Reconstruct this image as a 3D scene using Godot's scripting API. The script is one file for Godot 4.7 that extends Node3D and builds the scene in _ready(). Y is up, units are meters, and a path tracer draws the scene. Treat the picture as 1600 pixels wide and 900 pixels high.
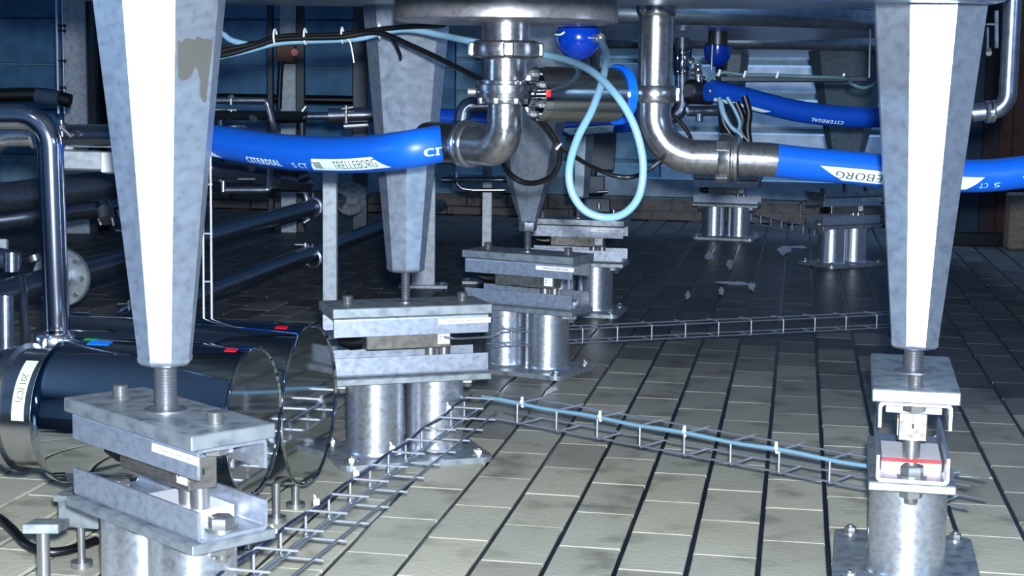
extends Node3D

# ---------------------------------------------------------------- the lens (fitted to the floor's joints)
const F := 2517.7
const EYE := Vector3(0, 0.8, 0)
var cam_basis: Basis
var M := {}
var rng := RandomNumberGenerator.new()

func at(u: float, v: float, d: float) -> Vector3:      # a point d metres in front of the lens
	return EYE + cam_basis * (Vector3((u - 800.0) / F, -(v - 450.0) / F, -1.0) * d)

func on(u: float, v: float, h: float) -> Vector3:      # a point at the height h
	var r := cam_basis * Vector3((u - 800.0) / F, -(v - 450.0) / F, -1.0)
	return EYE + r * ((h - EYE.y) / r.y)

func shot(p: Vector3) -> Vector2:
	var c := cam_basis.inverse() * (p - EYE)
	return Vector2(800.0 + F * c.x / -c.z, 450.0 - F * c.y / -c.z)

# ---------------------------------------------------------------- shapes
class Geo:
	var v := PackedVector3Array()
	var n := PackedVector3Array()

	func tri(a: Vector3, b: Vector3, c: Vector3, na: Vector3, nb: Vector3, nc: Vector3) -> void:
		if (b - a).cross(c - a).dot(na + nb + nc) > 0.0:
			v.append_array(PackedVector3Array([a, c, b])); n.append_array(PackedVector3Array([na, nc, nb]))
		else:
			v.append_array(PackedVector3Array([a, b, c])); n.append_array(PackedVector3Array([na, nb, nc]))

	func quad(a: Vector3, b: Vector3, c: Vector3, d: Vector3, na: Vector3, nb: Vector3, nc: Vector3, nd: Vector3) -> void:
		tri(a, b, c, na, nb, nc); tri(a, c, d, na, nc, nd)

	func flat(a: Vector3, b: Vector3, c: Vector3, d: Vector3, m: Vector3) -> void:
		quad(a, b, c, d, m, m, m, m)

	func box(t: Transform3D, s: Vector3, c := 0.0) -> Geo:
		var h := s * 0.5
		c = minf(c, minf(h.x, minf(h.y, h.z)) * 0.9)
		for ax in 3:
			var ux := (ax + 1) % 3
			var vx := (ax + 2) % 3
			for sg in [-1.0, 1.0]:
				var p: Array[Vector3] = []
				for q in [[-1, -1], [1, -1], [1, 1], [-1, 1]]:
					var w := Vector3.ZERO
					w[ax] = sg * h[ax]; w[ux] = q[0] * (h[ux] - c); w[vx] = q[1] * (h[vx] - c)
					p.append(t * w)
				var m := Vector3.ZERO
				m[ax] = sg
				flat(p[0], p[1], p[2], p[3], (t.basis * m).normalized())
			if c > 0.0:
				for s1 in [-1.0, 1.0]:
					for s2 in [-1.0, 1.0]:
						var e: Array[Vector3] = []
						for q in [[0, -1], [1, -1], [1, 1], [0, 1]]:
							var w := Vector3.ZERO
							w[ux] = s1 * (h[ux] - (c if q[0] == 1 else 0.0)); w[vx] = s2 * (h[vx] - (c if q[0] == 0 else 0.0)); w[ax] = q[1] * (h[ax] - c)
							e.append(t * w)
						var m := Vector3.ZERO
						m[ux] = s1; m[vx] = s2
						flat(e[0], e[1], e[2], e[3], (t.basis * m).normalized())
		if c > 0.0:
			for a in [-1.0, 1.0]:
				for b in [-1.0, 1.0]:
					for d in [-1.0, 1.0]:
						var m := (t.basis * Vector3(a, b, d)).normalized()
						tri(t * Vector3(a * h.x, b * (h.y - c), d * (h.z - c)), t * Vector3(a * (h.x - c), b * h.y, d * (h.z - c)), t * Vector3(a * (h.x - c), b * (h.y - c), d * h.z), m, m, m)
		return self

	func tube(p: Array, r, sides := 14, caps := true, closed := false) -> Geo:
		var k := p.size()
		var rings := []
		var norms := []
		var u := Vector3.ZERO
		for i in k:
			var d: Vector3
			if closed:
				d = p[(i + 1) % k] - p[(i + k - 1) % k]
			else:
				d = p[mini(i + 1, k - 1)] - p[maxi(i - 1, 0)]
			d = d.normalized()
			if u == Vector3.ZERO:
				u = d.cross(Vector3(0.13, 1, 0.07) if absf(d.y) < 0.9 else Vector3(1, 0, 0.1))
			u = (u - d * u.dot(d)).normalized()
			var w := d.cross(u)
			var rr: float = r[i] if r is Array else r
			var ring := PackedVector3Array()
			var nn := PackedVector3Array()
			for j in sides:
				var a := TAU * j / sides
				var m := u * cos(a) + w * sin(a)
				ring.append(p[i] + m * rr); nn.append(m)
			rings.append(ring); norms.append(nn)
		for i in (k if closed else k - 1):
			var i2 := (i + 1) % k
			for j in sides:
				var j2 := (j + 1) % sides
				quad(rings[i][j], rings[i][j2], rings[i2][j2], rings[i2][j], norms[i][j], norms[i][j2], norms[i2][j2], norms[i2][j])
		if caps and not closed:
			for e in [0, k - 1]:
				var m: Vector3 = (p[0] - p[1]).normalized() if e == 0 else (p[k - 1] - p[k - 2]).normalized()
				for j in sides:
					tri(p[e], rings[e][j], rings[e][(j + 1) % sides], m, m, m)
		return self

	func rod(a: Vector3, b: Vector3, r: float, sides := 14, r2 := -1.0) -> Geo:
		return tube([a, b], [r, r if r2 < 0.0 else r2], sides)

	func lathe(t: Transform3D, prof: Array, sides := 28, phase := 0.0, faceted := false) -> Geo:
		var k := prof.size()
		var sn: Array[Vector2] = []
		for i in k - 1:
			var d: Vector2 = prof[i + 1] - prof[i]
			sn.append(Vector2(d.y, -d.x).normalized())
		for i in k - 1:
			if prof[i].distance_to(prof[i + 1]) < 1e-7:
				continue
			var n0 := sn[i]
			var n1 := sn[i]
			if i > 0 and sn[i - 1].dot(sn[i]) > 0.7:
				n0 = (sn[i - 1] + sn[i]).normalized()
			if i < k - 2 and sn[i + 1].dot(sn[i]) > 0.7:
				n1 = (sn[i + 1] + sn[i]).normalized()
			for j in sides:
				var a := phase + TAU * j / sides
				var b := phase + TAU * (j + 1) / sides
				var ca := Vector3(cos(a), 0, sin(a))
				var cb := Vector3(cos(b), 0, sin(b))
				var na := ca
				var nb := cb
				if faceted:
					na = Vector3(cos((a + b) / 2), 0, sin((a + b) / 2)); nb = na
				var y0 := Vector3(0, prof[i].y, 0)
				var y1 := Vector3(0, prof[i + 1].y, 0)
				quad(t * (ca * prof[i].x + y0), t * (cb * prof[i].x + y0), t * (cb * prof[i + 1].x + y1), t * (ca * prof[i + 1].x + y1),
					(t.basis * (na * n0.x + Vector3(0, n0.y, 0))).normalized(), (t.basis * (nb * n0.x + Vector3(0, n0.y, 0))).normalized(),
					(t.basis * (nb * n1.x + Vector3(0, n1.y, 0))).normalized(), (t.basis * (na * n1.x + Vector3(0, n1.y, 0))).normalized())
		return self

	func slab(t: Transform3D, poly: PackedVector2Array, depth: float) -> Geo:      # poly in x,y; extruded along z, centred
		var ids := Geometry2D.triangulate_polygon(poly)
		var zf := t.basis.z.normalized()
		for s in [-0.5, 0.5]:
			var m: Vector3 = zf * signf(s)
			for i in range(0, ids.size(), 3):
				var q: Array[Vector3] = []
				for j in 3:
					var w := poly[ids[i + j]]
					q.append(t * Vector3(w.x, w.y, s * depth))
				tri(q[0], q[1], q[2], m, m, m)
		var turn := 1.0 if not Geometry2D.is_polygon_clockwise(poly) else -1.0
		var k := poly.size()
		for i in k:
			var a := poly[i]
			var b := poly[(i + 1) % k]
			var d := (b - a).normalized() * turn
			var m := (t.basis * Vector3(d.y, -d.x, 0)).normalized()
			flat(t * Vector3(a.x, a.y, -0.5 * depth), t * Vector3(b.x, b.y, -0.5 * depth), t * Vector3(b.x, b.y, 0.5 * depth), t * Vector3(a.x, a.y, 0.5 * depth), m)
		return self

	func hexa(t: Transform3D, r: float, h: float) -> Geo:          # hex head standing on t, axis y
		return lathe(t, [Vector2(0, 0), Vector2(r, 0), Vector2(r, h * 0.85), Vector2(r * 0.88, h), Vector2(0, h)], 6, 0.3, true)

	func made() -> ArrayMesh:
		var a := []
		a.resize(Mesh.ARRAY_MAX)
		a[Mesh.ARRAY_VERTEX] = v; a[Mesh.ARRAY_NORMAL] = n
		var m := ArrayMesh.new()
		m.add_surface_from_arrays(Mesh.PRIMITIVE_TRIANGLES, a)
		return m

func axis_y(p: Vector3, d: Vector3) -> Transform3D:      # y along d
	var y := d.normalized()
	var x := y.cross(Vector3(0, 0, 1) if absf(y.z) < 0.9 else Vector3(1, 0, 0)).normalized()
	return Transform3D(Basis(x, y, x.cross(y)), p)

func pos(x: float, y: float, z: float) -> Transform3D:
	return Transform3D(Basis(), Vector3(x, y, z))

func bend(p: Array, radius: float, steps := 8) -> Array:      # straight runs with rounded corners
	var o := [p[0]]
	for i in range(1, p.size() - 1):
		var a: Vector3 = (p[i - 1] - p[i]).normalized()
		var b: Vector3 = (p[i + 1] - p[i]).normalized()
		var half := acos(clampf(a.dot(b), -1, 1)) / 2.0
		var l := minf(radius / tan(half), minf(p[i].distance_to(p[i - 1]), p[i].distance_to(p[i + 1])) * 0.49) if half > 0.01 and half < 1.56 else 0.0
		if l < 1e-4:
			o.append(p[i]); continue
		var r := l * tan(half)
		var c: Vector3 = p[i] + (a + b).normalized() * (r / sin(half))
		var s: Vector3 = p[i] + a * l - c
		var e: Vector3 = p[i] + b * l - c
		for k in steps + 1:
			o.append(c + s.slerp(e, float(k) / steps))
	o.append(p[p.size() - 1])
	return o

func smooth(p: Array, steps := 7) -> Array:      # a curve through the points
	var o := []
	var k := p.size()
	for i in k - 1:
		for j in steps:
			o.append(p[i].cubic_interpolate(p[i + 1], p[maxi(i - 1, 0)], p[mini(i + 2, k - 1)], float(j) / steps))
	o.append(p[k - 1])
	return o

func seen(l: Array) -> Array:      # [u, v, d] triples to points
	var o := []
	for q in l:
		o.append(at(q[0], q[1], q[2]))
	return o

# ---------------------------------------------------------------- objects
func tag(o: Node3D, label := "", category := "", group := "", kind := "") -> Node3D:
	if label: o.set_meta("label", label)
	if category: o.set_meta("category", category)
	if group: o.set_meta("group", group)
	if kind: o.set_meta("kind", kind)
	return o

var names := {}
func numbered(called: String) -> String:
	names[called] = names.get(called, -1) + 1
	return called if names[called] == 0 else "%s_%03d" % [called, names[called]]

func thing(called: String, label: String, category: String, where := Vector3.ZERO, turn := 0.0, group := "") -> Node3D:
	var o := Node3D.new()
	o.name = numbered(called)
	add_child(o)
	o.position = where; o.rotation.y = turn
	tag(o, label, category, group)
	return o

func obj(called: String, g, m: Material, parent: Node = null) -> MeshInstance3D:
	var o := MeshInstance3D.new()
	o.mesh = g.made() if g is Geo else g
	o.material_override = m
	if parent == null:
		o.name = numbered(called)
		add_child(o)
	else:
		o.name = called
		if parent.has_node(called):
			var i := 1
			while parent.has_node("%s_%03d" % [called, i]): i += 1
			o.name = "%s_%03d" % [called, i]
		parent.add_child(o)
		if parent.global_transform != Transform3D() and not parent.has_meta("local"):
			pass
	return o

func dup(src: Node3D, label: String, where: Vector3, turn: float, group := "") -> Node3D:
	var base: String = src.name
	if base.substr(base.length() - 3).is_valid_int(): base = base.left(-4)
	var c := src.duplicate()
	c.name = numbered(base)
	add_child(c)
	c.position = where; c.rotation.y = turn
	c.set_meta("label", label)
	if group: c.set_meta("group", group)
	return c

func struct(called: String, g, m: Material) -> MeshInstance3D:
	var o := obj(called, g, m)
	o.set_meta("kind", "structure")
	return o

# ---------------------------------------------------------------- materials
func noise(freq: float, ramp: Array, kind := FastNoiseLite.TYPE_SIMPLEX_SMOOTH, oct := 4, seed_ := 1, size := 512) -> NoiseTexture2D:
	var f := FastNoiseLite.new()
	f.noise_type = kind; f.frequency = freq; f.fractal_octaves = oct; f.seed = seed_
	var t := NoiseTexture2D.new()
	t.width = size; t.height = size; t.seamless = true; t.noise = f
	if ramp:
		var g := Gradient.new()
		var offs := PackedFloat32Array()
		var cols := PackedColorArray()
		for q in ramp:
			offs.append(q[0]); cols.append(Color(q[1], q[2], q[3]))
		g.offsets = offs; g.colors = cols
		t.color_ramp = g
	return t

func bumps(freq: float, strength: float, seed_ := 3, size := 512) -> NoiseTexture2D:
	var t := noise(freq, [], FastNoiseLite.TYPE_SIMPLEX_SMOOTH, 3, seed_, size)
	t.as_normal_map = true; t.bump_strength = strength
	return t

func mat(called: String, c: Color, metal := 0.0, rough := 0.6) -> StandardMaterial3D:
	var m := StandardMaterial3D.new()
	m.resource_name = called
	m.albedo_color = c; m.metallic = metal; m.roughness = rough
	M[called] = m
	return m

func grain(m: StandardMaterial3D, tex: Texture2D, scale: Vector3, rough: Texture2D = null, world := true) -> StandardMaterial3D:
	m.uv1_triplanar = true
	m.uv1_world_triplanar = world
	m.uv1_scale = scale
	if tex: m.albedo_texture = tex
	if rough:
		m.roughness_texture = rough
	return m

func materials() -> void:
	var mott := noise(0.012, [[0.0, 0.62, 0.63, 0.66], [0.45, 0.9, 0.9, 0.92], [1.0, 1, 1, 1]], FastNoiseLite.TYPE_SIMPLEX_SMOOTH, 5, 11)
	var mott2 := noise(0.03, [[0.0, 0.75, 0.76, 0.8], [0.5, 0.95, 0.95, 0.96], [1.0, 1, 1, 1]], FastNoiseLite.TYPE_SIMPLEX_SMOOTH, 5, 12)
	var rgh := noise(0.02, [[0.0, 0.7, 0.7, 0.7], [1.0, 1, 1, 1]], FastNoiseLite.TYPE_SIMPLEX_SMOOTH, 4, 13)
	grain(mat("leg_steel", Color(0.78, 0.82, 0.87), 0.86, 0.40), mott2, Vector3(3, 3, 3), rgh)
	grain(mat("plate_steel", Color(0.66, 0.69, 0.70), 0.72, 0.54), mott, Vector3(4, 4, 4), rgh)
	grain(mat("channel_steel", Color(0.72, 0.75, 0.80), 0.78, 0.47), mott2, Vector3(4, 4, 4), rgh)
	grain(mat("pillar_steel", Color(0.82, 0.84, 0.87), 0.9, 0.36), mott2, Vector3(5, 5, 5), rgh)
	grain(mat("tank_steel", Color(0.74, 0.79, 0.84), 0.92, 0.36), noise(0.01, [[0.0, 0.6, 0.62, 0.65], [0.5, 0.88, 0.9, 0.92], [1.0, 1, 1, 1]], FastNoiseLite.TYPE_SIMPLEX_SMOOTH, 5, 21), Vector3(1.2, 6, 6), rgh)
	grain(mat("flange_steel", Color(0.66, 0.65, 0.66), 0.82, 0.40), mott, Vector3(7, 7, 7), rgh)
	grain(mat("pipe_steel", Color(0.74, 0.75, 0.78), 0.97, 0.25), mott2, Vector3(3, 3, 3), rgh)
	grain(mat("wet_steel", Color(0.74, 0.74, 0.75), 0.96, 0.27), mott, Vector3(9, 9, 9), rgh)
	M["wet_steel"].normal_enabled = true
	M["wet_steel"].normal_texture = bumps(0.09, 2.0, 8)
	M["wet_steel"].normal_scale = 0.35
	grain(mat("dark_pipe", Color(0.50, 0.54, 0.60), 0.9, 0.30), mott2, Vector3(3, 3, 3), rgh)
	var glow := mat("lamp_glow", Color(0.9, 0.95, 1.0), 0.0, 0.5)
	glow.emission_enabled = true; glow.emission = Color(0.85, 0.93, 1.0); glow.emission_energy_multiplier = 1.5
	mat("chrome_pipe", Color(0.70, 0.71, 0.76), 1.0, 0.15)
	mat("brushed_steel", Color(0.74, 0.74, 0.75), 1.0, 0.2)
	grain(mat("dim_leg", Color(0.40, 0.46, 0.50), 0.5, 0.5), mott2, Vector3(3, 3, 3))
	mat("mirror_steel", Color(0.66, 0.68, 0.70), 1.0, 0.055)
	mat("bolt_steel", Color(0.66, 0.66, 0.66), 0.9, 0.32)
	mat("long_wire", Color(0.58, 0.61, 0.66), 0.75, 0.32)
	mat("thread_steel", Color(0.60, 0.60, 0.62), 0.9, 0.35)
	mat("wire_steel", Color(0.74, 0.76, 0.80), 0.7, 0.32)
	mat("ferrule_steel", Color(0.30, 0.30, 0.29), 0.9, 0.3)
	mat("dark_steel", Color(0.20, 0.22, 0.25), 0.7, 0.4)
	mat("black_rubber", Color(0.025, 0.027, 0.032), 0.0, 0.38)
	mat("blue_hose", Color(0.02, 0.325, 0.74), 0.0, 0.42)
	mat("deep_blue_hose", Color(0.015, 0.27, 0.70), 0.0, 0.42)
	mat("blue_cap", Color(0.02, 0.32, 0.76), 0.0, 0.22)
	mat("blue_dome", Color(0.01, 0.16, 0.52), 0.0, 0.16)
	mat("blue_tube", Color(0.41, 0.55, 0.64), 0.0, 0.3)
	mat("print_white", Color(0.84, 0.92, 0.92), 0.0, 0.55)
	mat("print_dark", Color(0.03, 0.07, 0.09), 0.0, 0.6)
	mat("sticker", Color(0.95, 0.95, 0.95), 0.0, 0.5)
	mat("shim_white", Color(0.86, 0.86, 0.88), 0.0, 0.35)
	mat("tape", Color(0.72, 0.80, 0.66), 0.0, 0.6)
	mat("red_plastic", Color(0.78, 0.03, 0.08), 0.0, 0.4)
	mat("green_plastic", Color(0.02, 0.55, 0.18), 0.0, 0.4)
	mat("bright_blue", Color(0.02, 0.40, 0.85), 0.0, 0.4)
	mat("tie_white", Color(0.86, 0.88, 0.9), 0.0, 0.5)
	grain(mat("bronze_cell", Color(0.60, 0.58, 0.54), 0.85, 0.36), mott, Vector3(7, 7, 7))
	mat("brown_box", Color(0.42, 0.30, 0.24), 0.0, 0.7)
	var wallgrain := noise(0.015, [[0.0, 0.8, 0.82, 0.84], [1.0, 1, 1, 1]], FastNoiseLite.TYPE_SIMPLEX_SMOOTH, 4, 31)
	grain(mat("wall_white", Color(0.90, 0.93, 0.98), 0.0, 0.6), wallgrain, Vector3(1, 1, 1))
	grain(mat("wall_teal", Color(0.58, 0.74, 0.82), 0.0, 0.6), wallgrain, Vector3(1, 1, 1))
	grain(mat("wall_blue", Color(0.33, 0.53, 0.68), 0.0, 0.55), wallgrain, Vector3(1, 1, 1))
	grain(mat("plinth", Color(0.55, 0.62, 0.68), 0.3, 0.5), wallgrain, Vector3(1, 1, 1))
	grain(mat("post_paint", Color(0.66, 0.69, 0.72), 0.2, 0.5), mott2, Vector3(2, 2, 2))
	grain(mat("concrete", Color(0.36, 0.35, 0.35), 0.0, 0.9), mott, Vector3(1, 1, 1))
	grain(mat("brown_wall", Color(0.25, 0.16, 0.13), 0.0, 0.9), mott, Vector3(2, 2, 2))
	grain(mat("plum_wall", Color(0.18, 0.15, 0.17), 0.0, 0.9), mott, Vector3(2, 2, 2))
	grain(mat("steel_blue_wall", Color(0.10, 0.20, 0.28), 0.0, 0.8), mott, Vector3(2, 2, 2))
	grain(mat("rough_stone", Color(0.52, 0.47, 0.42), 0.0, 0.95), mott, Vector3(6, 6, 6))
	mat("bedding", Color(0.035, 0.05, 0.07), 0.0, 0.35)
	mat("grout", Color(0.74, 0.74, 0.70), 0.0, 0.7)
	var tiletex := noise(0.006, [[0.0, 0.70, 0.70, 0.70], [0.25, 0.88, 0.88, 0.87], [0.42, 0.97, 0.97, 0.97], [1.0, 1, 1, 1]], FastNoiseLite.TYPE_SIMPLEX_SMOOTH, 6, 41, 1024)
	var tilebump := bumps(0.12, 1.6, 43, 512)
	var tones := [[0.725, 0.705, 0.65], [0.70, 0.685, 0.64], [0.745, 0.72, 0.665], [0.67, 0.655, 0.62], [0.71, 0.695, 0.65], [0.635, 0.615, 0.58]]
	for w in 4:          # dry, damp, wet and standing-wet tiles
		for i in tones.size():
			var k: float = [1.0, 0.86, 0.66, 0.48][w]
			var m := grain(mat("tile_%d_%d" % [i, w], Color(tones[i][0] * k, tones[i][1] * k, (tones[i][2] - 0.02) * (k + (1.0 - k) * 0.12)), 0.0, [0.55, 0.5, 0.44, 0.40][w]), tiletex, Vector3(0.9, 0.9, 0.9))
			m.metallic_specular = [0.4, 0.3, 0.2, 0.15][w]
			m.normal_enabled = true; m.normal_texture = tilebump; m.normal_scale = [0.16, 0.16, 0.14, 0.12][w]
	grain(mat("kerb_tile", Color(0.42, 0.38, 0.36), 0.0, 0.6), mott, Vector3(2, 2, 2))

# ---------------------------------------------------------------- the scene
func _ready() -> void:
	rng.seed = 7
	cam_basis = Basis(Vector3.UP, 0.174234) * Basis(Vector3.RIGHT, -0.12779) * Basis(Vector3.BACK, 0.0133424)
	var cam := Camera3D.new()
	cam.name = "camera"
	cam.fov = rad_to_deg(2.0 * atan(450.0 / F))
	cam.near = 0.05; cam.far = 60.0
	cam.transform = Transform3D(cam_basis, EYE)
	add_child(cam)
	cam.current = true
	var env := Environment.new()
	env.background_mode = Environment.BG_COLOR
	env.background_color = Color(0.02, 0.03, 0.05)
	env.tonemap_mode = Environment.TONE_MAPPER_LINEAR
	env.tonemap_exposure = 1.0
	env.sdfgi_enabled = true; env.ssao_enabled = true; env.ssil_enabled = true
	var we := WorldEnvironment.new()
	we.name = "world_environment"
	we.environment = env
	add_child(we)
	var flash := SpotLight3D.new()          # the camera's own flash, beside the lens
	flash.name = "camera_flash"
	flash.light_color = Color(0.93, 0.97, 1.0)
	flash.light_energy = 25.0
	flash.light_size = 0.025
	flash.spot_range = 40.0; flash.spot_attenuation = 2.0; flash.spot_angle = 40.0; flash.spot_angle_attenuation = 0.6
	flash.shadow_enabled = true
	flash.transform = Transform3D(Basis(Vector3.UP, 0.17) * Basis(Vector3.RIGHT, -0.10), Vector3(0.03, 0.87, 0.02))
	add_child(flash)
	materials()
	setting()
	tanks()
	feet()
	outlets()
	trays()
	drums()
	hoses()
	cables()
	left_pipes()
	back_things()

# ---------------------------------------------------------------- setting
func lamp(called: String, p: Vector3, energy: float, lean: float, label: String) -> void:      # lean: turned about z, 0 shines down
	var t := thing(called, label, "light", p)
	t.rotation.z = lean
	obj("housing", Geo.new().box(pos(0, 0.04, 0), Vector3(0.2, 0.06, 1.3), 0.01), M["post_paint"], t)
	obj("diffuser", Geo.new().box(pos(0, 0.0, 0), Vector3(0.16, 0.02, 1.2), 0.004), M["lamp_glow"], t)
	var l := AreaLight3D.new()
	l.name = "tube_light"
	l.area_size = Vector2(0.16, 1.2)
	l.light_color = Color(0.62, 0.81, 1.0); l.light_energy = energy; l.shadow_enabled = true
	l.set("area_range", 20.0)
	l.rotation.x = -PI / 2
	l.position = Vector3(0, -0.015, 0)
	t.add_child(l)

func setting() -> void:
	struct("floor", Geo.new().box(pos(-2.0, -0.105, -3.3), Vector3(10.0, 0.2, 13.2)), M["bedding"])
	var fl := get_node("floor")
	# tiles in running bond, long side away from the lens
	var shapes := []
	for i in 3:
		shapes.append(Geo.new().box(pos(0, -0.0055, 0), Vector3([0.1072, 0.1066, 0.1078][i], 0.011, [0.2232, 0.2228, 0.2235][i]), 0.0016).made())
	var spots := []
	for k in range(-56, 30):
		for r in range(0, 34):
			var z := -(2.0 + 0.2265 * r) - (0.016 if k % 2 == 0 else 0.129) + 0.11325
			var x := -0.6238 + 0.11645 * (k + 0.5)
			if z < -9.42: continue
			var e := shot(Vector3(x, 0, z))
			if e.x < -1100 or e.x > 2700 or e.y > 1500: continue
			spots.append([Vector3(x, 0, z), e.x > -20 and e.x < 1620 and e.y < 925])
	spots.sort_custom(func(a, b): return (a[0].z if a[1] else a[0].z - 50) > (b[0].z if b[1] else b[0].z - 50))
	var rest := {}
	var puddle := FastNoiseLite.new()
	puddle.seed = 5; puddle.frequency = 0.012
	var gl := Geo.new()
	for i in spots.size():
		var p: Vector3 = spots[i][0]
		var b := Basis(Vector3.UP, rng.randf_range(-0.004, 0.004)) * Basis(Vector3.RIGHT, rng.randf_range(-0.003, 0.003)) * Basis(Vector3.BACK, rng.randf_range(-0.005, 0.005))
		var tr := Transform3D(b, p + Vector3(0, rng.randf_range(-0.0006, 0.0004), 0))
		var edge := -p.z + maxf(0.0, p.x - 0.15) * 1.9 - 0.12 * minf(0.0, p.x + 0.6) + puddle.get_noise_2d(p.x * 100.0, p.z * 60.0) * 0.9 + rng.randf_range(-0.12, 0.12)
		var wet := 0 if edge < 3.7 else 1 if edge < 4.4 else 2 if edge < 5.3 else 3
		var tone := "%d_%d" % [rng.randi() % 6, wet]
		if i < 300:
			var o := obj("floor_tile", shapes[rng.randi() % 3], M["tile_" + tone], fl)
			o.transform = tr
		else:
			if not rest.has(tone): rest[tone] = Geo.new()
			rest[tone].box(tr * pos(0, -0.0055, 0), Vector3(0.1072, 0.011, 0.2232), 0.0016)
		gl.box(pos(p.x, -0.0035, p.z + 0.11325), Vector3(0.107, 0.005, 0.0036))
	for tone in rest:
		tag(obj("tile_field", rest[tone], M["tile_" + tone], fl), "", "", "", "stuff")
	tag(obj("grout_line", gl, M["grout"], fl), "", "", "", "stuff")
	# room shell
	struct("ceiling", Geo.new().box(pos(-2.0, 3.7, -3.3), Vector3(10.2, 0.2, 13.4)), M["wall_white"])
	struct("wall_left", Geo.new().box(pos(-7.0, 1.8, -3.3), Vector3(0.2, 3.8, 13.4)), M["wall_blue"])
	struct("wall_right", Geo.new().box(pos(3.0, 1.8, -3.3), Vector3(0.2, 3.8, 13.4)), M["wall_white"])
	struct("wall_front", Geo.new().box(pos(-2.0, 1.8, 3.3), Vector3(10.2, 3.8, 0.2)), M["wall_white"])
	var wb := struct("wall_back", Geo.new().box(pos(-2.0, 1.8, -9.66), Vector3(10.2, 3.8, 0.2)), M["wall_teal"])
	# sheet boards on the back wall: blue at the left, pale at the right
	var y := 0.1485
	while y < 1.35:
		obj("wall_board", Geo.new().box(pos(0.35, y + 0.0925, -9.535), Vector3(2.3, 0.170, 0.05), 0.012), M["wall_white"], wb)
		obj("wall_board", Geo.new().box(pos(-1.42, y + 0.0925, -9.535), Vector3(1.23, 0.178, 0.05), 0.008), M["wall_teal"], wb)
		y += 0.195
	y = 0.30
	while y < 1.5:
		obj("wall_board", Geo.new().box(pos(-4.45, y + 0.14, -9.535), Vector3(4.82, 0.276, 0.05), 0.006), M["wall_blue"], wb)
		y += 0.283
	struct("trim_1", Geo.new().box(pos(-0.6, 0.19, -9.51), Vector3(2.9, 0.118, 0.1), 0.008), M["plinth"])
	var bb := struct("baseboard_back", Geo.new().box(pos(-2.0, 0.06, -9.50), Vector3(9.8, 0.118, 0.12)), M["bedding"])
	for r in 2:
		for i in 26:
			obj("kerb_tile", Geo.new().box(pos(-4.4 + 0.246 * i + 0.12 * r, [0.026, 0.09][r], -9.435), Vector3(0.238, [0.046, 0.07][r], 0.02), 0.003), M["kerb_tile"], bb)
	lamp("wall_light", Vector3(2.84, 1.5, -0.4), 6.0, -PI / 2, "white light tube on the right-hand wall beside the camera")
	lamp("wall_light", Vector3(-6.84, 1.5, -0.6), 8.0, PI / 2, "white light tube on the left-hand wall beyond the pump drums")
	lamp("ceiling_light", Vector3(0.4, 3.5, -8.95), 8.0, 0.0, "ceiling light tube close to the pale boards of the back wall")
	lamp("ceiling_light", Vector3(-1.0, 3.5, 0.8), 2.0, 0.0, "ceiling light tube over the aisle behind the camera")

# ---------------------------------------------------------------- tanks
func leg_geo(c: Vector3, y0: float, top: float, w0: float, w1: float, facing: float, kink := -1.0, wk := 0.0) -> Geo:
	# eight-sided tapering leg; facing is the heading of one flat, from +z towards +x
	var k := 1.0 / cos(PI / 8)
	var prof := [Vector2(0, 0), Vector2(w0 * 0.44 * k, 0), Vector2(w0 * 0.5 * k, 0.004), Vector2(w0 * 0.515 * k, 0.008), Vector2(w0 * 0.505 * k, 0.013)]
	if kink > 0.0: prof.append(Vector2(wk * 0.5 * k, kink - y0))
	prof.append(Vector2(w1 * 0.5 * k, top - y0))
	return Geo.new().lathe(pos(c.x, y0, c.z), prof, 8, PI / 2 - facing - PI / 8, true)

func tank(called: String, label: String, c: Vector3, r: float, h: float, tilt: float, steel: Material) -> Node3D:
	var t := thing(called, label, "tank", Vector3.ZERO)
	var tr := Transform3D(Basis(Vector3.RIGHT, tilt), Vector3(c.x, h, c.z))
	obj("underside", Geo.new().lathe(tr, [Vector2(0, 0.012), Vector2(r * 0.5, 0.004), Vector2(r - 0.03, 0.0)], 72), steel, t)
	obj("shell", Geo.new().lathe(tr, [Vector2(r - 0.03, 0), Vector2(r - 0.015, 0.004), Vector2(r - 0.004, 0.015), Vector2(r, 0.03), Vector2(r, 0.055), Vector2(r + 0.004, 0.057), Vector2(r + 0.004, 0.067), Vector2(r, 0.069), Vector2(r, 2.2), Vector2(0, 2.4)], 72), steel, t)
	return t

const T1 := Vector3(-0.493, 0, -2.71)
const LEG_A := Vector3(-0.870, 0, -2.125)
const LEG_B := Vector3(-0.810, 0, -3.300)
const LEG_C := Vector3(0.200, 0, -2.707)
const LEG_D := Vector3(-0.730, 0, -4.390)
const LEG_E := Vector3(-0.745, 0, -5.540)
const LEG_G := Vector3(-0.355, 0, -8.436)
const LEG_H := Vector3(0.210, 0, -7.350)

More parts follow.
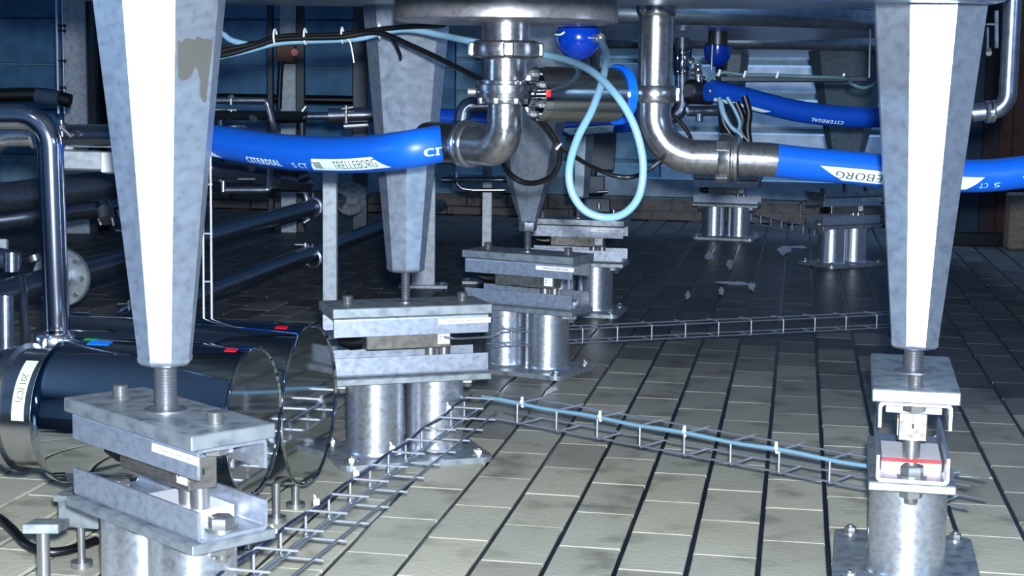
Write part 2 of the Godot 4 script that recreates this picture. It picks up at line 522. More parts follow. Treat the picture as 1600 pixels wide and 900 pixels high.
func tanks() -> void:
	var t := tank("storage_tank", "stainless tank overhead on three tapering eight-sided legs, nearest the camera", T1, 0.82, 0.931, 0.033, M["tank_steel"])
	obj("leg", leg_geo(LEG_A, 0.397, 0.935, 0.0705, 0.175, deg_to_rad(12.3)), M["leg_steel"], t)
	obj("leg", leg_geo(LEG_B, 0.397, 0.962, 0.073, 0.171, deg_to_rad(37.0)), M["leg_steel"], t)
	obj("leg", leg_geo(LEG_C, 0.372, 0.937, 0.0735, 0.175, deg_to_rad(0.0)), M["leg_steel"], t)
	# grey worn patch on the right-hand flat of the first leg
	var head := deg_to_rad(12.3 + 45.0)
	var hn := Vector3(sin(head), 0, cos(head))
	var rise := (0.175 - 0.0705) * 0.5 / 0.525
	var nrm := (hn - Vector3.UP * rise).normalized()
	var org := Vector3(LEG_A.x, 0.41, LEG_A.z) + hn * 0.0365
	var worn := Geo.new()
	var outline := [[277, 62], [283, 66], [290, 59], [303, 62], [308, 57], [318, 61], [323, 60], [331, 62], [329, 90], [325, 125], [321, 160], [316, 158], [312, 148], [313, 126], [308, 108], [305, 104], [300, 114], [292, 124], [284, 126], [278, 121]]
	var plan := PackedVector2Array()
	var spot := []
	for q in outline:
		plan.append(Vector2(q[0], q[1]))
		var ray := cam_basis * Vector3((q[0] - 800.0) / F, -(q[1] - 450.0) / F, -1.0)
		spot.append(EYE + ray * ((org - EYE).dot(nrm) / ray.dot(nrm)) + nrm * 0.0012)
	var ids := Geometry2D.triangulate_polygon(plan)
	for i in range(0, ids.size(), 3):
		worn.tri(spot[ids[i]], spot[ids[i + 1]], spot[ids[i + 2]], nrm, nrm, nrm)
	obj("worn_patch", worn, grain(mat("worn_grey", Color(0.27, 0.27, 0.26), 0.2, 0.75), null, Vector3(1, 1, 1)), t.get_node("leg")).set_meta("label", "grey worn patch where the surface has flaked")
	obj("outlet_flange", Geo.new().lathe(pos(T1.x, 0.897, T1.z), [Vector2(0.03, 0), Vector2(0.18, 0), Vector2(0.188, 0.003), Vector2(0.188, 0.036), Vector2(0.184, 0.04), Vector2(0.05, 0.045)], 72), M["flange_steel"], t)
	var t2 := tank("storage_tank", "second stainless tank overhead, behind the nearest tank", Vector3(-0.52, 0, -5.05), 0.82, 0.952, 0.0, M["tank_steel"])
	obj("leg", leg_geo(LEG_D, 0.412, 0.96, 0.05, 0.30, deg_to_rad(-12.0), 0.525, 0.112), M["leg_steel"], t2)
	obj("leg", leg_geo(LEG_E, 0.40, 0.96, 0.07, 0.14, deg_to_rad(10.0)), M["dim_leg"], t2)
	var t3 := tank("storage_tank", "farthest stainless tank overhead, close to the back wall", Vector3(-0.30, 0, -7.75), 0.95, 0.944, 0.0, M["tank_steel"])
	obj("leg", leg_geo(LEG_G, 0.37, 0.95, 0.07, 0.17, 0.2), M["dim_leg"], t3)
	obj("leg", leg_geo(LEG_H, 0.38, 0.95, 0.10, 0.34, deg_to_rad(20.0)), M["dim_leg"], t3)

# ---------------------------------------------------------------- weighing feet
func channel(w: float, h: float, th: float, len_: float, up: bool) -> Geo:
	# U section, length along x; the web at the bottom when up
	var r := 0.007
	var o := PackedVector2Array()
	var s := 1.0 if up else -1.0
	var outer := []
	for side in [-1.0, 1.0]:
		for k in 5:
			var a := PI / 2 * k / 4.0
			outer.append(Vector2(0, 0))
	var pts := []
	pts.append(Vector2(-w / 2, h)); 
	for k in 5:
		var a := PI / 2 * k / 4.0
		pts.append(Vector2(-w / 2 + r - r * cos(a), r - r * sin(a)))
	for k in 5:
		var a := PI / 2 * k / 4.0
		pts.append(Vector2(w / 2 - r + r * sin(a), r - r * cos(a)))
	pts.append(Vector2(w / 2, h)); pts.append(Vector2(w / 2 - th, h))
	var ri := r - th * 0.6
	for k in 5:
		var a := PI / 2 * k / 4.0
		pts.append(Vector2(w / 2 - th - ri + ri * cos(a), th + ri - ri * sin(a)))
	for k in 5:
		var a := PI / 2 * k / 4.0
		pts.append(Vector2(-w / 2 + th + ri - ri * sin(a), th + ri - ri * cos(a)))
	pts.append(Vector2(-w / 2 + th, h))
	for p in pts:
		o.append(Vector2(p.x, p.y * s))
	# slab extrudes along z: turn so that z runs along x
	return Geo.new().slab(Transform3D(Basis(Vector3(0, 0, 1), Vector3.UP, Vector3(-1, 0, 0)), Vector3.ZERO), o, len_)

func moved(g: Geo, by: Vector3) -> Geo:
	for i in g.v.size():
		g.v[i] += by
	return g

func threads(g: Geo, a: Vector3, b: Vector3, r: float, pitch: float) -> Geo:
	var prof := []
	var l := a.distance_to(b)
	var k := int(l / pitch)
	for i in k:
		prof.append(Vector2(r * 0.90, i * pitch)); prof.append(Vector2(r, (i + 0.5) * pitch))
	prof.append(Vector2(r * 0.9, l)); prof.append(Vector2(0, l))
	return g.lathe(axis_y(a, b - a), prof, 20)

func lettering(s: String, height: float, weight := 600) -> Array:
	# flat letters: the triangles of a line of text, centred, in x,y
	var tm := TextMesh.new()
	var f := SystemFont.new()
	f.font_names = PackedStringArray(["Droid Sans"])
	f.font_weight = weight
	tm.font = f; tm.text = s; tm.font_size = 64; tm.pixel_size = 0.01; tm.depth = 0.0; tm.curve_step = 1.0
	var a := tm.get_mesh_arrays()
	var vv: PackedVector3Array = a[Mesh.ARRAY_VERTEX]
	var idx: PackedInt32Array = a[Mesh.ARRAY_INDEX] if a[Mesh.ARRAY_INDEX] != null else PackedInt32Array()
	var o := []
	var lo := Vector2(1e9, 1e9)
	var hi := -lo
	var list := idx if idx.size() else PackedInt32Array(range(vv.size()))
	for i in list:
		var p := Vector2(vv[i].x, vv[i].y)
		lo = lo.min(p); hi = hi.max(p)
		o.append(p)
	var k := height / maxf(hi.y - lo.y, 1e-6)
	for i in o.size():
		o[i] = (o[i] - (lo + hi) / 2) * k
	return o

func flat_text(s: String, height: float, t: Transform3D, wide := 1.0, weight := 600) -> Geo:
	var g := Geo.new()
	var p := lettering(s, height, weight)
	var m := t.basis.z.normalized()
	for i in range(0, p.size() - 2, 3):
		g.tri(t * Vector3(p[i].x * wide, p[i].y, 0), t * Vector3(p[i + 1].x * wide, p[i + 1].y, 0), t * Vector3(p[i + 2].x * wide, p[i + 2].y, 0), m, m, m)
	return g

func weigh_foot(label: String, screw_top: float, screw_r: float, sticker: bool) -> Node3D:
	var t := thing("weighing_foot", label, "load cell", Vector3.ZERO, 0.0, "weighing feet under the tank legs")
	# floor plate with rounded corners
	var poly := PackedVector2Array()
	for q in [[1, 1, 0], [-1, 1, 1], [-1, -1, 2], [1, -1, 3]]:
		for k in 6:
			var a: float = PI / 2 * (q[2] + k / 5.0)
			poly.append(Vector2(q[0] * 0.140 + 0.025 * cos(a), q[1] * 0.093 + 0.025 * sin(a)))
	obj("floor_plate", Geo.new().slab(Transform3D(Basis(Vector3(1, 0, 0), Vector3(0, 0, -1), Vector3(0, 1, 0)), Vector3(0, 0.006, 0)), poly, 0.012), M["plate_steel"], t)
	for s in [[1, 1], [1, -1], [-1, 1], [-1, -1]]:
		var b := Geo.new()
		b.lathe(pos(s[0] * 0.138, 0.012, s[1] * 0.09), [Vector2(0, 0), Vector2(0.015, 0), Vector2(0.015, 0.003), Vector2(0, 0.003)], 16)
		b.hexa(pos(s[0] * 0.138, 0.015, s[1] * 0.09), 0.0105, 0.009)
		b.rod(Vector3(s[0] * 0.138, 0.02, s[1] * 0.09), Vector3(s[0] * 0.138, 0.027, s[1] * 0.09), 0.0055, 10)
		obj("anchor_bolt", b, M["bolt_steel"], t)
	for s in [-1, 1]:
		obj("pillar", Geo.new().lathe(pos(s * 0.066, 0.012, 0), [Vector2(0.064, 0), Vector2(0.0615, 0.004), Vector2(0.0612, 0.010), Vector2(0.0612, 0.156)], 48), M["pillar_steel"], t)
	obj("lower_plate", Geo.new().box(pos(0, 0.1755, 0), Vector3(0.345, 0.0145, 0.134), 0.0018), M["plate_steel"], t)
	obj("lower_channel", moved(channel(0.112, 0.042, 0.005, 0.335, true), Vector3(0, 0.1828, 0)), M["channel_steel"], t)
	obj("upper_channel", moved(channel(0.112, 0.041, 0.005, 0.335, false), Vector3(0, 0.3102, 0)), M["channel_steel"], t)
	obj("top_plate", Geo.new().box(pos(0, 0.3206, 0), Vector3(0.345, 0.0208, 0.134), 0.0018), M["plate_steel"], t)
	# the cell between the channels: a beam on studs, a cable gland at its end
	var cell := obj("load_cell", Geo.new().box(pos(0.002, 0.2575, 0), Vector3(0.186, 0.047, 0.046), 0.002), M["bronze_cell"], t)
	obj("spacer", Geo.new().box(pos(0.058, 0.2930, 0), Vector3(0.092, 0.024, 0.088), 0.001), M["channel_steel"], t)
	for x in [0.056, 0.086]:
		obj("stud", Geo.new().rod(Vector3(x, 0.206, 0), Vector3(x, 0.236, 0), 0.0135, 18), M["bolt_steel"], t)
	obj("key_slot", Geo.new().box(pos(0.0955, 0.259, 0), Vector3(0.001, 0.008, 0.003)), M["print_dark"], cell)
	obj("nameplate", Geo.new().box(pos(0.078, 0.256, 0.0236), Vector3(0.026, 0.028, 0.0008)), M["sticker"], cell)
	var marks := Geo.new()
	marks.box(pos(0.078, 0.267, 0.0242), Vector3(0.022, 0.005, 0.0004)); marks.box(pos(0.072, 0.258, 0.0242), Vector3(0.007, 0.0018, 0.0004)); marks.box(pos(0.070, 0.252, 0.0242), Vector3(0.004, 0.0018, 0.0004))
	obj("nameplate_print", marks, M["print_dark"], cell)
	obj("shim", Geo.new().box(pos(0.035, 0.1968, 0), Vector3(0.13, 0.0178, 0.094), 0.001), M["shim_white"], t)
	obj("cell_boot", Geo.new().tube([Vector3(-0.10, 0.25, 0.0), Vector3(-0.12, 0.248, 0.004), Vector3(-0.145, 0.252, 0.012)], [0.016, 0.014, 0.008], 14), M["black_rubber"], t)
	# bolts through the plates near both ends
	for s in [-1, 1]:
		var b := Geo.new()
		b.hexa(pos(s * 0.126, 0.2905, 0), 0.0185, 0.0145)
		b.rod(Vector3(s * 0.126, 0.295, 0), Vector3(s * 0.126, 0.335, 0), 0.0108, 16)
		b.lathe(pos(s * 0.126, 0.302, 0), [Vector2(0.0, 0), Vector2(0.021, 0), Vector2(0.021, 0.003), Vector2(0, 0.003)], 20)
		threads(b, Vector3(s * 0.126, 0.331, 0), Vector3(s * 0.126, 0.349, 0), 0.0118, 0.003)
		obj("upper_bolt", b, M["bolt_steel"], t)
		var c := Geo.new()
		c.lathe(pos(s * 0.139, 0.1878, 0), [Vector2(0.0, 0), Vector2(0.023, 0), Vector2(0.023, 0.003), Vector2(0, 0.003)], 20)
		c.hexa(pos(s * 0.139, 0.1908, 0), 0.0185, 0.015)
		c.hexa(pos(s * 0.139, 0.154, 0), 0.0185, 0.0142)
		c.rod(Vector3(s * 0.139, 0.158, 0), Vector3(s * 0.139, 0.195, 0), 0.0108, 16)
		threads(c, Vector3(s * 0.139, 0.154, 0), Vector3(s * 0.139, 0.143, 0), 0.0112, 0.003)
		obj("lower_bolt", c, M["bolt_steel"], t)
	var sc := Geo.new()
	sc.lathe(pos(0, 0.331, 0), [Vector2(0, 0), Vector2(screw_r * 1.85, 0), Vector2(screw_r * 1.85, 0.002), Vector2(screw_r * 1.3, 0.003), Vector2(screw_r, 0.007)], 28)
	threads(sc, Vector3(0, 0.331, 0), Vector3(0, screw_top, 0), screw_r, 0.0042)
	obj("levelling_screw", sc, M["thread_steel"], t)
	if sticker:
		var k := obj("label_strip", Geo.new().box(pos(0.114, 0.2955, 0.0564), Vector3(0.116, 0.0115, 0.0008)), M["sticker"], t)
		k.set_meta("label", "white printed label strip")
		obj("label_print", flat_text("TANK CUVE 3000 LITRES", 0.0044, pos(0.116, 0.2955, 0.0570), 1.2), M["print_dark"], k)
	return t

func feet() -> void:
	var a := weigh_foot("weighing foot under the thick leg beside the polished drums", 0.400, 0.0165, true)
	a.position = LEG_A; a.rotation.y = deg_to_rad(-36.5)
	var c := weigh_foot("weighing foot seen end on, with a red line above its lower bolt", 0.376, 0.0168, false)
	c.position = LEG_C; c.rotation.y = deg_to_rad(90.0 - 2.0) - PI
	var rb := obj("red_seal", Geo.new().box(pos(0.1012, 0.2035, 0), Vector3(0.003, 0.0055, 0.094)), M["red_plastic"], c)
	rb.set_meta("label", "red sealing strip")
	var b := weigh_foot("weighing foot under the leg that the printed hose crosses, long side to the front", 0.400, 0.0098, true)
	b.position = LEG_B; b.rotation.y = deg_to_rad(29.0)
	var d := dup(b, "weighing foot under the pointed leg behind the elbow pipe", LEG_D, deg_to_rad(-18.5), "weighing feet under the tank legs")
	dup(b, "weighing foot half hidden behind the one under the pointed leg", LEG_E, deg_to_rad(-3.0), "weighing feet under the tank legs")
	dup(b, "small weighing foot standing by the back wall below the pipe clamp", LEG_G, deg_to_rad(-8.0), "weighing feet under the tank legs")
	dup(b, "dark weighing foot standing by the back wall, below the upside-down hose print", LEG_H, deg_to_rad(40.0), "weighing feet under the tank legs")
	obj("leg_nut", Geo.new().lathe(pos(0, 0.388, 0), [Vector2(0, 0), Vector2(0.022, 0), Vector2(0.025, 0.004), Vector2(0.025, 0.024), Vector2(0.02, 0.028), Vector2(0, 0.028)], 6, 0.4, true), M["pillar_steel"], d)

# ---------------------------------------------------------------- hoses
func frames(path: Array) -> Array:      # [point, tangent, front, up, length so far]
	var o := []
	var l := 0.0
	for i in path.size():
		var d: Vector3 = (path[mini(i + 1, path.size() - 1)] - path[maxi(i - 1, 0)]).normalized()
		var f := d.cross(Vector3.UP).normalized()
		if f.dot(EYE - path[i]) < 0.0: f = -f
		var u := f.cross(d)
		if u.y < 0.0: u = -u
		if i > 0: l += path[i].distance_to(path[i - 1])
		o.append([path[i], d, f, u, l])
	return o

func along(fr: Array, s: float) -> Array:
	var i := 0
	while i < fr.size() - 2 and fr[i + 1][4] < s: i += 1
	var k: float = (s - fr[i][4]) / maxf(fr[i + 1][4] - fr[i][4], 1e-6)
	return [fr[i][0].lerp(fr[i + 1][0], k), (fr[i][2] as Vector3).lerp(fr[i + 1][2], k).normalized(), (fr[i][3] as Vector3).lerp(fr[i + 1][3], k).normalized()]

func skin(fr: Array, s: float, phi: float, r: float) -> Array:
	var a := along(fr, s)
	var m: Vector3 = a[1] * cos(phi) + a[2] * sin(phi)
	return [a[0] + m * r, m]

func s_of(fr: Array, px: float) -> float:
	var last := shot(fr[0][0]).x
	for i in range(1, fr.size()):
		var x := shot(fr[i][0]).x
		if (last <= px and px <= x) or (x <= px and px <= last):
			return lerpf(fr[i - 1][4], fr[i][4], (px - last) / (x - last))
		last = x
	return fr[0][4] if absf(shot(fr[0][0]).x - px) < absf(last - px) else fr[fr.size() - 1][4]

func hose_text(fr: Array, s: String, s0: float, s1: float, phi: float, height: float, r: float, flip: bool, weight := 700) -> Geo:
	var g := Geo.new()
	var p := lettering(s, height, weight)
	var w := 0.0
	for q in p: w = maxf(w, absf(q.x))
	var k := (s1 - s0) / (2.0 * w)
	var sg := -1.0 if flip else 1.0
	for i in range(0, p.size() - 2, 3):
		patch(g, fr, [p[i], p[i + 1], p[i + 2]], k, (s0 + s1) / 2, phi, r, sg, 0)
	return g

func patch(g: Geo, fr: Array, t: Array, k: float, s0: float, phi: float, r: float, sg: float, level: int) -> void:
	# halves a flat piece of a letter until it follows the round of the hose
	if level < 7:
		var far := 0
		for j in 3:
			if t[j].distance_to(t[(j + 1) % 3]) > t[far].distance_to(t[(far + 1) % 3]): far = j
		if t[far].distance_to(t[(far + 1) % 3]) > 0.0045:
			var m: Vector2 = (t[far] + t[(far + 1) % 3]) / 2
			patch(g, fr, [t[far], m, t[(far + 2) % 3]], k, s0, phi, r, sg, level + 1)
			patch(g, fr, [m, t[(far + 1) % 3], t[(far + 2) % 3]], k, s0, phi, r, sg, level + 1)
			return
	var q := []
	for j in 3:
		q.append(skin(fr, s0 + sg * t[j].x * k, phi + sg * t[j].y / r, r))
	g.tri(q[0][0], q[1][0], q[2][0], q[0][1], q[1][1], q[2][1])

func hose_band(fr: Array, a0: float, a1: float, b0: float, b1: float, phi0: float, phi1: float, r: float) -> Geo:
	# from a0..a1 along at phi0 to b0..b1 at phi1
	var g := Geo.new()
	var nu := 24
	var nv := 5
	for i in nu:
		for j in nv:
			var q := []
			for c in [[0, 0], [1, 0], [1, 1], [0, 1]]:
				var x := float(i + c[0]) / nu
				var y := float(j + c[1]) / nv
				q.append(skin(fr, lerpf(lerpf(a0, a1, x), lerpf(b0, b1, x), y), lerpf(phi0, phi1, y), r))
			g.quad(q[0][0], q[1][0], q[2][0], q[3][0], q[0][1], q[1][1], q[2][1], q[3][1])
	return g

func hoses() -> void:
	var r := 0.0335
	# the near hose, from left to the elbow
	var e := elbow_end
	var path := smooth([at(196, 212, 3.53), at(250, 214, 3.45), at(330, 220, 3.30), at(420, 234, 3.14), at(500, 241, 3.01), at(570, 241, 2.91), at(640, 233, 2.83), e + elbow_dir * 0.06], 10)
	var fr := frames(path)
	var t := thing("printed_hose", "bright blue hose with white print, running left from the steel elbow", "hose", Vector3.ZERO)
	obj("sleeve", Geo.new().tube(path, r, 32), M["blue_hose"], t)
	var rp := r + 0.0006
	var k := obj("print_band", hose_band(fr, s_of(fr, 503), s_of(fr, 621), s_of(fr, 509), s_of(fr, 602), deg_to_rad(-56), deg_to_rad(-12), rp), M["print_white"], t)
	obj("print_lettering", hose_text(fr, "TRELLEBORG", s_of(fr, 540), s_of(fr, 606), deg_to_rad(-33), 0.0165, rp + 0.0004, false, 500), M["print_dark"], k)
	var mark := Geo.new()
	for i in 6:
		var s0 := lerpf(s_of(fr, 508), s_of(fr, 522), i / 6.0)
		var st: float = (s_of(fr, 522) - s_of(fr, 508)) / 6.0
		var g2 := hose_band(fr, s0 + st * 0.1, s0 + st * 0.7, s0 + st * 0.1, s0 + st * 0.7, deg_to_rad(-24 - (4 if i == 0 else 18.0) - i * 1.2), deg_to_rad(-22), rp + 0.0004)
		mark.v.append_array(g2.v); mark.n.append_array(g2.n)
	obj("emblem", mark, M["print_dark"], k)
	var k2 := obj("print_band", hose_band(fr, s_of(fr, 262), s_of(fr, 362), s_of(fr, 262), s_of(fr, 338), deg_to_rad(-56), deg_to_rad(-12), rp), M["print_white"], t)
	obj("print_lettering", hose_text(fr, "TRELLEBORG", s_of(fr, 290), s_of(fr, 346), deg_to_rad(-33), 0.0135, rp + 0.0004, false), M["print_dark"], k2)
	obj("white_lettering", hose_text(fr, "CITERDIAL", s_of(fr, 404), s_of(fr, 457), deg_to_rad(-38), 0.0145, rp, false), M["print_white"], t)
	obj("white_lettering", hose_text(fr, "CITERDIAL", s_of(fr, 655), s_of(fr, 655) + 0.9 * (s_of(fr, 457) - s_of(fr, 404)), deg_to_rad(-14), 0.0145, rp, false), M["print_white"], t)
	obj("approval_mark", hose_text(fr, "S CT", s_of(fr, 475), s_of(fr, 498), deg_to_rad(-40), 0.012, rp, false, 400), M["print_white"], t)
	# dark swaged ferrule and the far stub
	obj("ferrule", Geo.new().tube([e + elbow_dir * 0.112, e + elbow_dir * 0.110, e + elbow_dir * 0.10, e + elbow_dir * 0.03, e + elbow_dir * 0.0], [0.0338, 0.0348, 0.0358, 0.0358, 0.034], 32), M["ferrule_steel"], t)
	var stub: Vector3 = at(102, 212, 3.70)
	obj("hose_tail", Geo.new().tube([path[3], stub], 0.0258, 24), M["pipe_steel"], t)
	# the far-side hose of the same tank
	r = 0.0335
	var p2 := smooth([at(1203, 249.5, 3.20), at(1260, 256, 3.22), at(1330, 262, 3.24), at(1400, 269, 3.26), at(1460, 273, 3.28), at(1530, 275, 3.30), at(1590, 270, 3.31), at(1660, 258, 3.33), at(1740, 240, 3.36)], 10)
	var f2 := frames(p2)
	var t2 := thing("printed_hose", "bright blue hose with upside-down print, passing behind the leg at right", "hose", Vector3.ZERO)
	obj("sleeve", Geo.new().tube(p2, [r * 0.9, r] + range(p2.size() - 2).map(func(_x): return r), 32), M["blue_hose"], t2)
	rp = r + 0.0006
	var k3 := obj("print_band", hose_band(f2, s_of(f2, 1312), s_of(f2, 1502), s_of(f2, 1271), s_of(f2, 1527), deg_to_rad(-52), deg_to_rad(-1), rp), M["print_white"], t2)
	obj("print_lettering", hose_text(f2, "TRELLEBORG", s_of(f2, 1298), s_of(f2, 1434), deg_to_rad(-28), 0.0165, rp + 0.0004, true, 400), M["print_dark"], k3)
	obj("white_lettering", hose_text(f2, "CITERDIAL", s_of(f2, 1586), s_of(f2, 1586) + 0.11, deg_to_rad(-22), 0.0155, rp, true), M["print_white"], t2)
	obj("approval_mark", hose_text(f2, "S", s_of(f2, 1544), s_of(f2, 1553), deg_to_rad(-32), 0.011, rp, true, 400), M["print_white"], t2)
	var gm := hose_text(f2, "CT", s_of(f2, 1521), s_of(f2, 1534), deg_to_rad(-32), 0.012, rp, true, 400)
	obj("approval_mark", gm, M["print_white"], t2)
	# hoses of the second tank
	var p3 := smooth([at(600, 184, 5.5), at(690, 185, 5.4), at(780, 190, 5.3), at(880, 196, 5.2), at(950, 192, 5.1), at(1000, 188, 5.02), at(1030, 186, 5.0)], 8)
	var f3 := frames(p3)
	var t3 := thing("printed_hose", "darker blue hose behind the elbow and the pointed leg", "hose", Vector3.ZERO)
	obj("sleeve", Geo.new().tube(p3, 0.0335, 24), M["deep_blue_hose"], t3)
	var k4 := obj("print_band", hose_band(f3, s_of(f3, 896), s_of(f3, 962), s_of(f3, 884), s_of(f3, 970), deg_to_rad(-62), deg_to_rad(-14), 0.0341), M["print_white"], t3)
	obj("print_lettering", hose_text(f3, "TRELLEBORG", s_of(f3, 905), s_of(f3, 958), deg_to_rad(-37), 0.017, 0.0346, true, 400), M["print_dark"], k4)
	obj("print_band", hose_band(f3, s_of(f3, 655), s_of(f3, 725), s_of(f3, 655), s_of(f3, 730), deg_to_rad(-66), deg_to_rad(-42), 0.0341), M["print_white"], t3)
	var p4 := smooth([at(1108, 141, 4.9), at(1150, 150, 4.95), at(1200, 163, 5.0), at(1255, 175, 5.05), at(1320, 182, 5.1), at(1390, 183, 5.15), at(1470, 180, 5.2)], 8)
	var f4 := frames(p4)
	var t4 := thing("printed_hose", "darker blue hose sloping down behind the wide leg near the back wall", "hose", Vector3.ZERO)
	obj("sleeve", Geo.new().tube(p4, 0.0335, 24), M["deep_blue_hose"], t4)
	obj("print_band", hose_band(f4, s_of(f4, 1112), s_of(f4, 1190), s_of(f4, 1110), s_of(f4, 1200), deg_to_rad(-64), deg_to_rad(-40), 0.0341), M["print_white"], t4)
	obj("white_lettering", hose_text(f4, "CITERDIAL", s_of(f4, 1262), s_of(f4, 1312), deg_to_rad(-38), 0.013, 0.0341, true), M["print_white"], t4)

# ---------------------------------------------------------------- outlets
var elbow_end := Vector3.ZERO
var elbow_dir := Vector3.ZERO

func union_nut(t: Transform3D, r: float, h: float) -> Geo:
	var g := Geo.new().lathe(t, [Vector2(r * 0.6, -h / 2), Vector2(r * 0.86, -h / 2), Vector2(r * 0.95, -h * 0.36), Vector2(r * 0.97, 0), Vector2(r * 0.95, h * 0.36), Vector2(r * 0.86, h / 2), Vector2(r * 0.6, h / 2)], 36)
	for k in 4:
		var a := TAU * k / 4 + 0.25
		g.box(t * Transform3D(Basis(Vector3.UP, -a), Vector3(cos(a), 0, sin(a)) * r * 0.95), Vector3(r * 0.22, h * 0.8, r * 0.3), r * 0.05)
	return g

func outlets() -> void:
	var x := T1.x
	var z := T1.z
	var t := thing("outlet_pipe", "short steel outlet pipe with a round union nut, under the tank flange", "pipe", Vector3.ZERO)
	obj("pipe", Geo.new().rod(Vector3(x, 0.80, z), Vector3(x, 0.842, z), 0.0352, 32).rod(Vector3(x, 0.862, z), Vector3(x, 0.898, z), 0.0405, 32), M["wet_steel"], t)
	obj("union_nut", union_nut(Transform3D(Basis(Vector3.UP, 0.5), Vector3(x, 0.8525, z)), 0.0600, 0.030), M["wet_steel"], t)
	# butterfly valve: flanged body, drive to the right
	var v := thing("butterfly_valve", "flanged steel butterfly valve with a cylindrical drive and blue end cap", "valve", Vector3.ZERO)
	var b := Geo.new()
	b.lathe(pos(x, 0.762, z), [Vector2(0.03, 0), Vector2(0.044, 0), Vector2(0.046, 0.002), Vector2(0.046, 0.008), Vector2(0.052, 0.009), Vector2(0.053, 0.017), Vector2(0.049, 0.018), Vector2(0.049, 0.020), Vector2(0.053, 0.021), Vector2(0.053, 0.031), Vector2(0.047, 0.033), Vector2(0.047, 0.038), Vector2(0.034, 0.040)], 44)
	obj("valve_body", b, M["pipe_steel"], v)
	for k in 8:
		var a := TAU * k / 8 + 0.2
		obj("flange_bolt", Geo.new().hexa(Transform3D(Basis(Vector3.RIGHT, PI), Vector3(x + cos(a) * 0.044, 0.7705, z + sin(a) * 0.044)), 0.0062, 0.009), M["bolt_steel"], v)
	var d := Vector3(0.80, 0.0, -0.599).normalized()
	var p0 := at(846, 147, 2.67)
	var p1 := p0 + d * 0.146
	obj("drive_cylinder", Geo.new().tube([p0, p0 + d * 0.004, p1], [0.043, 0.0455, 0.0455], 44), mat("drive_steel", Color(0.60, 0.60, 0.60), 1.0, 0.2), v)
	obj("end_cap", Geo.new().tube([p1 - d * 0.004, p1 - d * 0.003, p1 + d * 0.004, p1 + d * 0.012], [0.0502, 0.0515, 0.0515, 0.047], 44), M["blue_cap"], v).set_meta("label", "blue plastic end cap")
	obj("drive_flange", Geo.new().tube([p0 - d * 0.012, p0 - d * 0.01, p0 + d * 0.001], [0.041, 0.0445, 0.0445], 40).rod(p0 - d * 0.03, p0 - d * 0.01, 0.022, 24), M["mirror_steel"], v)
	for k in 6:
		var a := TAU * k / 6 + 0.5
		var up := Vector3.UP
		var sd := d.cross(up).normalized()
		var c := p0 - d * 0.012 + (sd * cos(a) + up * sin(a)) * 0.033
		obj("drive_bolt", Geo.new().hexa(axis_y(c, -d), 0.0055, 0.007).rod(c, c - d * 0.013, 0.003, 8), M["bolt_steel"], v)
	var ic := p0 - d * 0.013 + d.cross(Vector3.UP).normalized() * 0.016
	obj("position_mark", Geo.new().box(Transform3D(axis_y(ic, -d).basis, at(857, 146, 2.622)), Vector3(0.012, 0.004, 0.012), 0.001), M["red_plastic"], v).set_meta("label", "small red position mark")
	obj("vent_plug", Geo.new().rod(Vector3(x, 0.781, z) + Vector3(-0.05, 0, 0.012), Vector3(x, 0.781, z) + Vector3(-0.062, 0, 0.016), 0.007, 14), M["bolt_steel"], v)
	# elbow to the near hose
	elbow_dir = Vector3(-0.80, 0, -0.604).normalized()
	var bottom := Vector3(x, 0.690, z)
	var el := thing("pipe_elbow", "polished steel elbow turning from the valve to the printed hose", "pipe", Vector3.ZERO)
	var ep := bend([Vector3(x, 0.770, z), bottom, bottom + elbow_dir * 0.085], 0.066, 14)
	elbow_end = bottom + elbow_dir * 0.095
	var er := []
	for i in ep.size(): er.append(lerpf(0.0295, 0.0362, smoothstep(0.1, 0.8, float(i) / (ep.size() - 1))))
	obj("bend", Geo.new().tube(ep, er, 36), M["wet_steel"], el)
	obj("coupling", Geo.new().lathe(axis_y(bottom + elbow_dir * 0.080, elbow_dir), [Vector2(0.03, 0), Vector2(0.038, 0), Vector2(0.0405, 0.003), Vector2(0.0405, 0.010), Vector2(0.037, 0.011), Vector2(0.037, 0.014), Vector2(0.0415, 0.015), Vector2(0.0415, 0.022), Vector2(0.034, 0.026)], 40), M["pipe_steel"], el)
	# the second outlet, with its own elbow, clamp and stub
	var o := thing("outlet_elbow", "wet steel pipe dropping from the tank and bending right to the blue hose", "pipe", Vector3.ZERO)
	var q0: Vector3 = at(1026, 8, 3.2)
	var q1: Vector3 = at(1021, 245, 3.2)
	q1.x = q0.x; q1.z = q0.z
	var q2: Vector3 = at(1160, 248, 3.2)
	q2.y = q1.y
	var dd := (q2 - q1).normalized()
	obj("bend", Geo.new().tube(bend([q0, q1, q2], 0.085, 16), 0.0345, 36), M["wet_steel"], o)
	obj("collar", Geo.new().lathe(pos(q0.x, q0.y - 0.022, q0.z), [Vector2(0.036, 0), Vector2(0.0385, 0.004), Vector2(0.041, 0.012), Vector2(0.041, 0.022), Vector2(0.03, 0.03)], 36), M["wet_steel"], o)
	var cj: Vector3 = Vector3(q0.x, at(1020, 147, 3.2).y, q0.z)
	var ring := [Vector2(0.034, -0.016), Vector2(0.044, -0.017), Vector2(0.048, -0.012), Vector2(0.048, 0.012), Vector2(0.044, 0.017), Vector2(0.034, 0.016)]
	obj("pipe_clamp", Geo.new().lathe(pos(cj.x, cj.y, cj.z), ring, 36).box(pos(cj.x + 0.046, cj.y, cj.z + 0.006), Vector3(0.014, 0.03, 0.02), 0.003).box(pos(cj.x - 0.046, cj.y, cj.z + 0.006), Vector3(0.012, 0.026, 0.02), 0.003), M["wet_steel"], o)
	var cl := q2 - dd * 0.028
